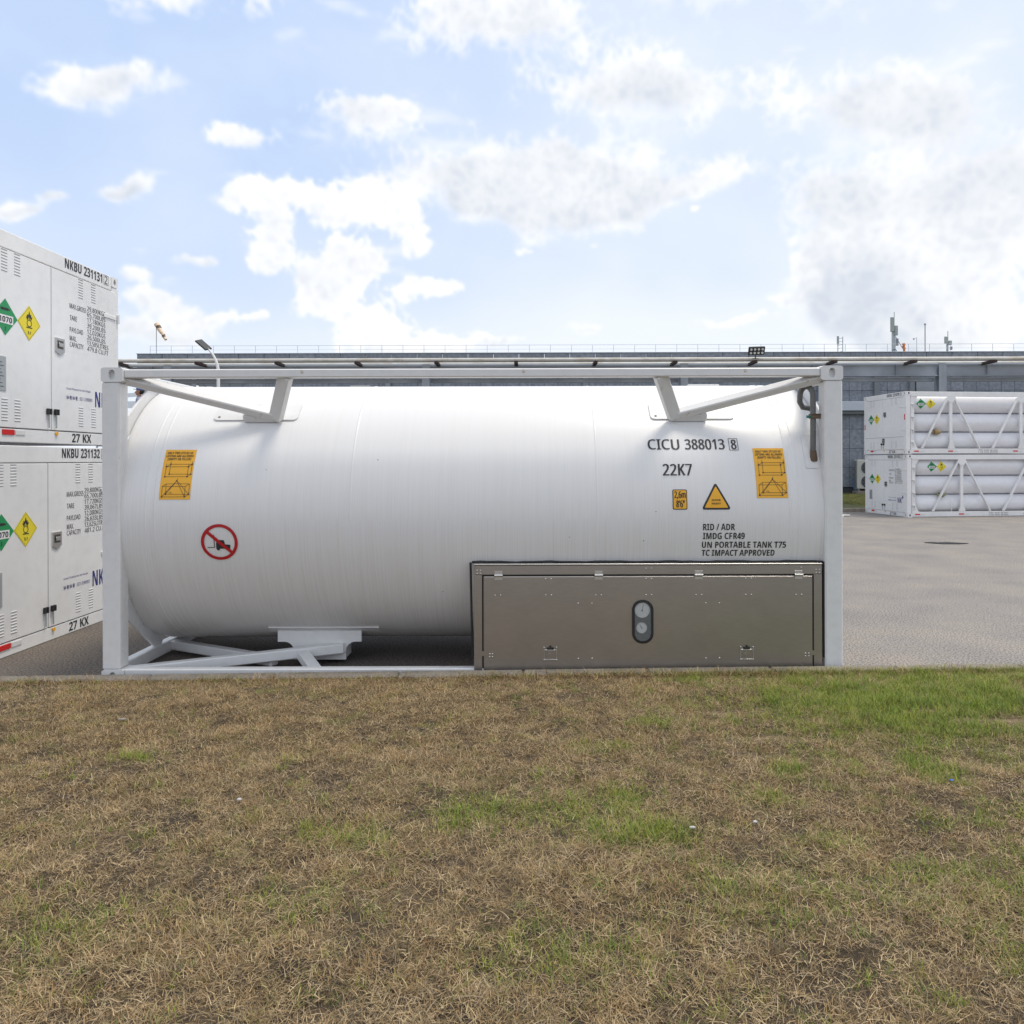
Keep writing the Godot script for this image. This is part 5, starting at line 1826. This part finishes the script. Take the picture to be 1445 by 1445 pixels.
func bareness(x: float, d: float) -> float:
	var g := 0.0
	for s in bare_spots:
		var ex: float = (x - s[0]) / s[2]
		var ed: float = (d - s[1]) / s[3]
		g += exp(-ex * ex - ed * ed)
	return g

func tuft_mesh(rng: RandomNumberGenerator, blades: int, spread: float, lo: float, hi: float, tilt0: float, tilt1: float, w: float) -> ArrayMesh:
	var b := Mb.new()
	for i in blades:
		var a := rng.randf() * TAU
		var p := Vector3(cos(a), 0, sin(a)) * spread * sqrt(rng.randf())
		a = rng.randf() * TAU
		var dir := Vector3(cos(a), 0, sin(a))
		var side := Vector3(-dir.z, 0, dir.x) * w * rng.randf_range(0.6, 1.2)
		var ln := rng.randf_range(lo, hi)
		var t := rng.randf_range(tilt0, tilt1)
		var bend := rng.randf_range(0.1, 0.9)
		var pts := [p]
		for k in 3:
			var ang := minf(t + bend * k * 0.5, 1.75)
			p += (Vector3.UP * cos(ang) + dir * sin(ang)) * ln / 3.0
			pts.append(p)
		for k in 3:
			var s0 := side * (1.0 - k * 0.30)
			var s1 := side * (1.0 - (k + 1) * 0.30) if k < 2 else Vector3.ZERO
			var o := Vector3.UP
			if k < 2:
				b.quad(pts[k] - s0, pts[k] + s0, pts[k + 1] + s1, pts[k + 1] - s1, o)
			else:
				b.tri(pts[k] - s0, pts[k] + s0, pts[k + 1], o)
	return b.mesh()

func scatter(called: String, label: String, meshes: Array, spots: Array, category := "grass") -> void:
	# spots: [Transform3D, Color]; shared out over the mesh variants
	var root := Node3D.new()
	place(root, called, self)
	tag(root, label, category)
	root.set_meta("kind", "stuff")
	for k in meshes.size():
		var mine := []
		for i in range(k, spots.size(), meshes.size()):
			mine.append(spots[i])
		var mm := MultiMesh.new()
		mm.transform_format = MultiMesh.TRANSFORM_3D
		mm.use_colors = true
		mm.mesh = meshes[k]
		mm.instance_count = mine.size()
		for i in mine.size():
			mm.set_instance_transform(i, mine[i][0])
			mm.set_instance_color(i, mine[i][1])
		var o := MultiMeshInstance3D.new()
		o.multimesh = mm
		o.material_override = M.blade
		place(o, "blades", root)
		o.set_meta("kind", "stuff")

func build_ground() -> void:
	bump.noise_type = FastNoiseLite.TYPE_SIMPLEX_SMOOTH
	bump.frequency = 1.0
	bump.fractal_octaves = 4
	bump.seed = 8
	var b := Mb.new()
	b.quad(Vector3(-300, 0, 40), Vector3(300, 0, 40), Vector3(300, 0, -600), Vector3(-300, 0, -600), Vector3.UP)
	struct(b, "asphalt_yard", M.asphalt)
	# darker sheet laid just above the yard, under and beside the tank
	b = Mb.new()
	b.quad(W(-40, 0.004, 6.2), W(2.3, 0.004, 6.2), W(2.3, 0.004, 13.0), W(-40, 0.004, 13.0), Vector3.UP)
	struct(b, "dark_asphalt_sheet", M.dark_asphalt)
	# lawn soil
	b = Mb.new()
	b.use_col = true
	var soil := func(x: float, d: float) -> Vector3: return W(x, lawn_height(x, d), d)
	var nx := 150
	var nd := 90
	var xs := func(i: int) -> float: return lerpf(-6.5, 6.5, float(i) / nx)
	var ds := func(j: int) -> float: return lerpf(6.098, 0.9, float(j) / nd)
	var col_at := func(x: float, d: float) -> Color:
		return Color(0.095, 0.068, 0.045).lerp(Color(0.40, 0.30, 0.185), clampf(bareness(x, d), 0.0, 1.0)).lerp(Color(0.22, 0.165, 0.10), clampf(bump.get_noise_2d(x * 2.0 + 30.0, d * 2.0) + 0.2, 0.0, 0.6))
	for j in nd:
		for i in nx:
			var x0: float = xs.call(i)
			var x1: float = xs.call(i + 1)
			var d0: float = ds.call(j)
			var d1: float = ds.call(j + 1)
			b.tint = col_at.call((x0 + x1) / 2, (d0 + d1) / 2)
			b.quad(soil.call(x0, d0), soil.call(x1, d0), soil.call(x1, d1), soil.call(x0, d1), Vector3.UP)
	b.tint = Color(0.17, 0.13, 0.085)
	var y := 0.1
	for r in [[-40.0, -6.5, 6.098, -12.0], [6.5, 40.0, 6.098, -12.0], [-6.5, 6.5, 0.9, -12.0]]:
		b.quad(W(r[0], y, r[2]), W(r[1], y, r[2]), W(r[1], y, r[3]), W(r[0], y, r[3]), Vector3.UP)
	struct(b, "lawn", M.soil)
	# kerb, stone by stone
	var kerb := Node3D.new()
	place(kerb, "kerb", self)
	kerb.set_meta("kind", "structure")
	for k in range(-9, 9):
		b = Mb.new()
		var xc := k * 1.0 + 0.43
		var t := Transform3D(Basis(Vector3(0, 0, 1), 0.0095 if absf(xc) < 4.0 else 0.0), W(xc, kerb_top(xc) - 0.12, 6.172 + 0.004 * sin(k * 2.1)))
		b.box(t, Vector3(0.99, 0.24, 0.145), 0.012)
		part(b, "kerb_stone", M.concrete, kerb)
	# grass strip before the building
	b = Mb.new()
	b.use_col = true
	b.tint = Color(0.10, 0.12, 0.045)
	b.quad(W(-40, 0.13, 26.75), W(60, 0.13, 26.75), W(60, 0.16, 37.0), W(-40, 0.16, 37.0), Vector3.UP)
	struct(b, "grass_verge", M.soil)
	b = Mb.new()
	b.bx(W(-40, -0.05, 26.6), W(60, 0.14, 26.745), 0.012)
	struct(b, "far_kerb", M.concrete)

func build_grass() -> void:
	var rng := RandomNumberGenerator.new()
	rng.seed = 4242
	var dry_m := []
	var straw_m := []
	var green_m := []
	for k in 4:
		dry_m.append(tuft_mesh(rng, 11, 0.035, 0.022, 0.058, 0.5, 1.45, 0.0013))
		straw_m.append(tuft_mesh(rng, 5, 0.05, 0.03, 0.07, 1.2, 1.5, 0.0013))
		green_m.append(tuft_mesh(rng, 8, 0.028, 0.030, 0.085, 0.05, 0.8, 0.0016))
	var dry := []
	var straw := []
	var green := []
	var tones := [Color(0.46, 0.32, 0.16), Color(0.36, 0.225, 0.10), Color(0.22, 0.135, 0.06), Color(0.11, 0.072, 0.04), Color(0.29, 0.22, 0.14), Color(0.58, 0.44, 0.255)]
	var greens := [Color(0.21, 0.31, 0.018), Color(0.15, 0.25, 0.015), Color(0.30, 0.34, 0.035), Color(0.11, 0.22, 0.02)]
	var pick := func() -> Vector2:
		# even over the ground that the camera can see, and a margin
		while true:
			var d := rng.randf_range(1.75, 6.13)
			var x := rng.randf_range(-5.6, 5.4)
			if x > -0.71 * d - 0.7 and x < 0.66 * d + 0.7:
				return Vector2(x, d)
		return Vector2.ZERO
	var pose := func(p: Vector2, s: float) -> Transform3D:
		return Transform3D(Basis(Vector3.UP, rng.randf() * TAU).scaled(Vector3.ONE * s * rng.randf_range(0.7, 1.25)), W(p.x, lawn_height(p.x, p.y) - 0.004, p.y))
	for i in 92000:
		var p: Vector2 = pick.call()
		var patch := bump.get_noise_2d(p.x * 1.6 - 40.0, p.y * 1.6)
		var fine := bump.get_noise_2d(p.x * 6.0 + 70.0, p.y * 6.0)
		if rng.randf() < clampf(bareness(p.x, p.y) * 1.3 + maxf(0.0, -fine - 0.16) * 1.5 + maxf(0.0, -patch - 0.2) * 0.7, 0.0, 0.93):
			continue
		var tone: Color = tones[rng.randi() % 6]
		tone = tone.lerp(Color(0.13, 0.09, 0.05), clampf(-fine * 1.3 - patch * 0.5 + 0.1, 0.0, 0.75))
		tone = tone.lerp(Color(0.24, 0.21, 0.085), rng.randf() * 0.22)
		if rng.randf() < greenness(p.x, p.y) * 0.75:
			tone = tone.lerp(greens[rng.randi() % 4], 0.55)
		dry.append([pose.call(p, 1.0 + 0.4 * patch), tone])
	for i in 15000:
		var p: Vector2 = pick.call()
		if rng.randf() < bareness(p.x, p.y):
			continue
		straw.append([pose.call(p, 1.0).translated(Vector3(0, 0.012, 0)), tones[rng.randi() % 6].lerp(Color(0.6, 0.48, 0.3), 0.3)])
	for i in 60000:
		var p: Vector2 = pick.call()
		var g := greenness(p.x, p.y)
		if rng.randf() < g * (0.85 + 0.6 * bump.get_noise_2d(p.x * 7.0, p.y * 7.0 + 90.0)) and rng.randf() > bareness(p.x, p.y):
			green.append([pose.call(p, clampf(0.65 + 0.35 * g, 0.5, 1.1)), greens[rng.randi() % 4].lerp(tones[rng.randi() % 6], rng.randf() * 0.35)])
	# taller wisps along the kerb
	for i in 3600:
		var x := rng.randf_range(-5.2, 5.2)
		if rng.randf() > 0.35 + 0.65 * smoothstep(-1.0, 3.0, x) + 0.8 * bump.get_noise_2d(x * 2.0, 3.0):
			continue
		var p := Vector2(x, 6.13 + rng.randf() * 0.05 - rng.randf() * 0.12)
		if rng.randf() < (0.55 if x > 0.0 else 0.25):
			green.append([pose.call(p, 0.75), greens[rng.randi() % 4].lerp(tones[rng.randi() % 6], rng.randf() * 0.6)])
		else:
			dry.append([pose.call(p, 1.0), tones[rng.randi() % 6]])
	# a ragged fringe that leans over the kerb, thick towards the right
	for i in 5200:
		var x := rng.randf_range(-5.0, 5.2)
		var thick := 0.10 + 0.9 * smoothstep(-0.9, 1.2, x) + 0.9 * bump.get_noise_2d(x * 1.7, 8.0)
		if rng.randf() > thick:
			continue
		var p := Vector2(x, rng.randf_range(6.03, 6.115))
		if rng.randf() < 0.12 + 0.5 * smoothstep(0.8, 3.0, x):
			green.append([pose.call(p, 1.0), greens[rng.randi() % 4].lerp(tones[rng.randi() % 6], rng.randf() * 0.7)])
		else:
			dry.append([pose.call(p, 1.7), tones[rng.randi() % 6]])
	scatter("dry_grass", "short dry straw coloured turf covering the lawn", dry_m, dry)
	scatter("loose_straw", "loose cut straw lying over the dry lawn", straw_m, straw, "straw")
	scatter("green_grass", "fresh green grass growing in patches in the dry lawn", green_m, green)
	var far := []
	for i in 9000:
		var x := rng.randf_range(12.0, 20.0)
		var d := rng.randf_range(26.8, 36.7)
		far.append([Transform3D(Basis(Vector3.UP, rng.randf() * TAU).scaled(Vector3.ONE * rng.randf_range(1.2, 2.2)), W(x, 0.13 + (d - 26.75) * 0.003, d)), Color(0.12, 0.16, 0.035).lerp(Color(0.28, 0.24, 0.09), rng.randf() * 0.8)])
	scatter("verge_grass", "yellow green grass on the verge before the hall", green_m, far)

# ---------------------------------------------------------------- everything
func _ready() -> void:
	var cam := Camera3D.new()
	cam.name = "camera"
	add_child(cam)
	cam.position = Vector3(0, 1.82, 0)
	cam.rotation.z = -0.0027
	# a shifted lens of 1084 picture widths over 1445, its axis at (750, 650) of the photograph
	var near := 0.05
	cam.set_frustum(1445.0 / 1084.0 * near, Vector2(-27.5, -72.5) / 1084.0 * near, near, 1500.0)
	cam.current = true

	var we := WorldEnvironment.new()
	we.name = "world_environment"
	var env := Environment.new()
	env.background_mode = Environment.BG_SKY
	env.sky = make_sky()
	env.background_energy_multiplier = 1.0
	env.tonemap_mode = Environment.TONE_MAPPER_LINEAR
	env.tonemap_exposure = 1.10
	env.sdfgi_enabled = true
	env.ssao_enabled = true
	env.ssil_enabled = true
	we.environment = env
	add_child(we)

	var sun := DirectionalLight3D.new()
	sun.name = "sun"
	sun.light_energy = 0.74
	sun.light_color = Color(1.0, 0.96, 0.89)
	sun.light_angular_distance = 18.0   # thin cloud before the sun
	sun.shadow_enabled = true
	add_child(sun)
	var el := deg_to_rad(71.0)
	var az := deg_to_rad(10.0)   # high, from the right
	sun.look_at_from_position(Vector3.ZERO, -Vector3(cos(el) * cos(az), sin(el), -cos(el) * sin(az)))

	make_materials()
	build_ground()
	build_hall()
	build_rack()
	build_tank()
	build_gas_containers()
	build_roof_things()
	build_person()
	build_small_things()
	build_grass()
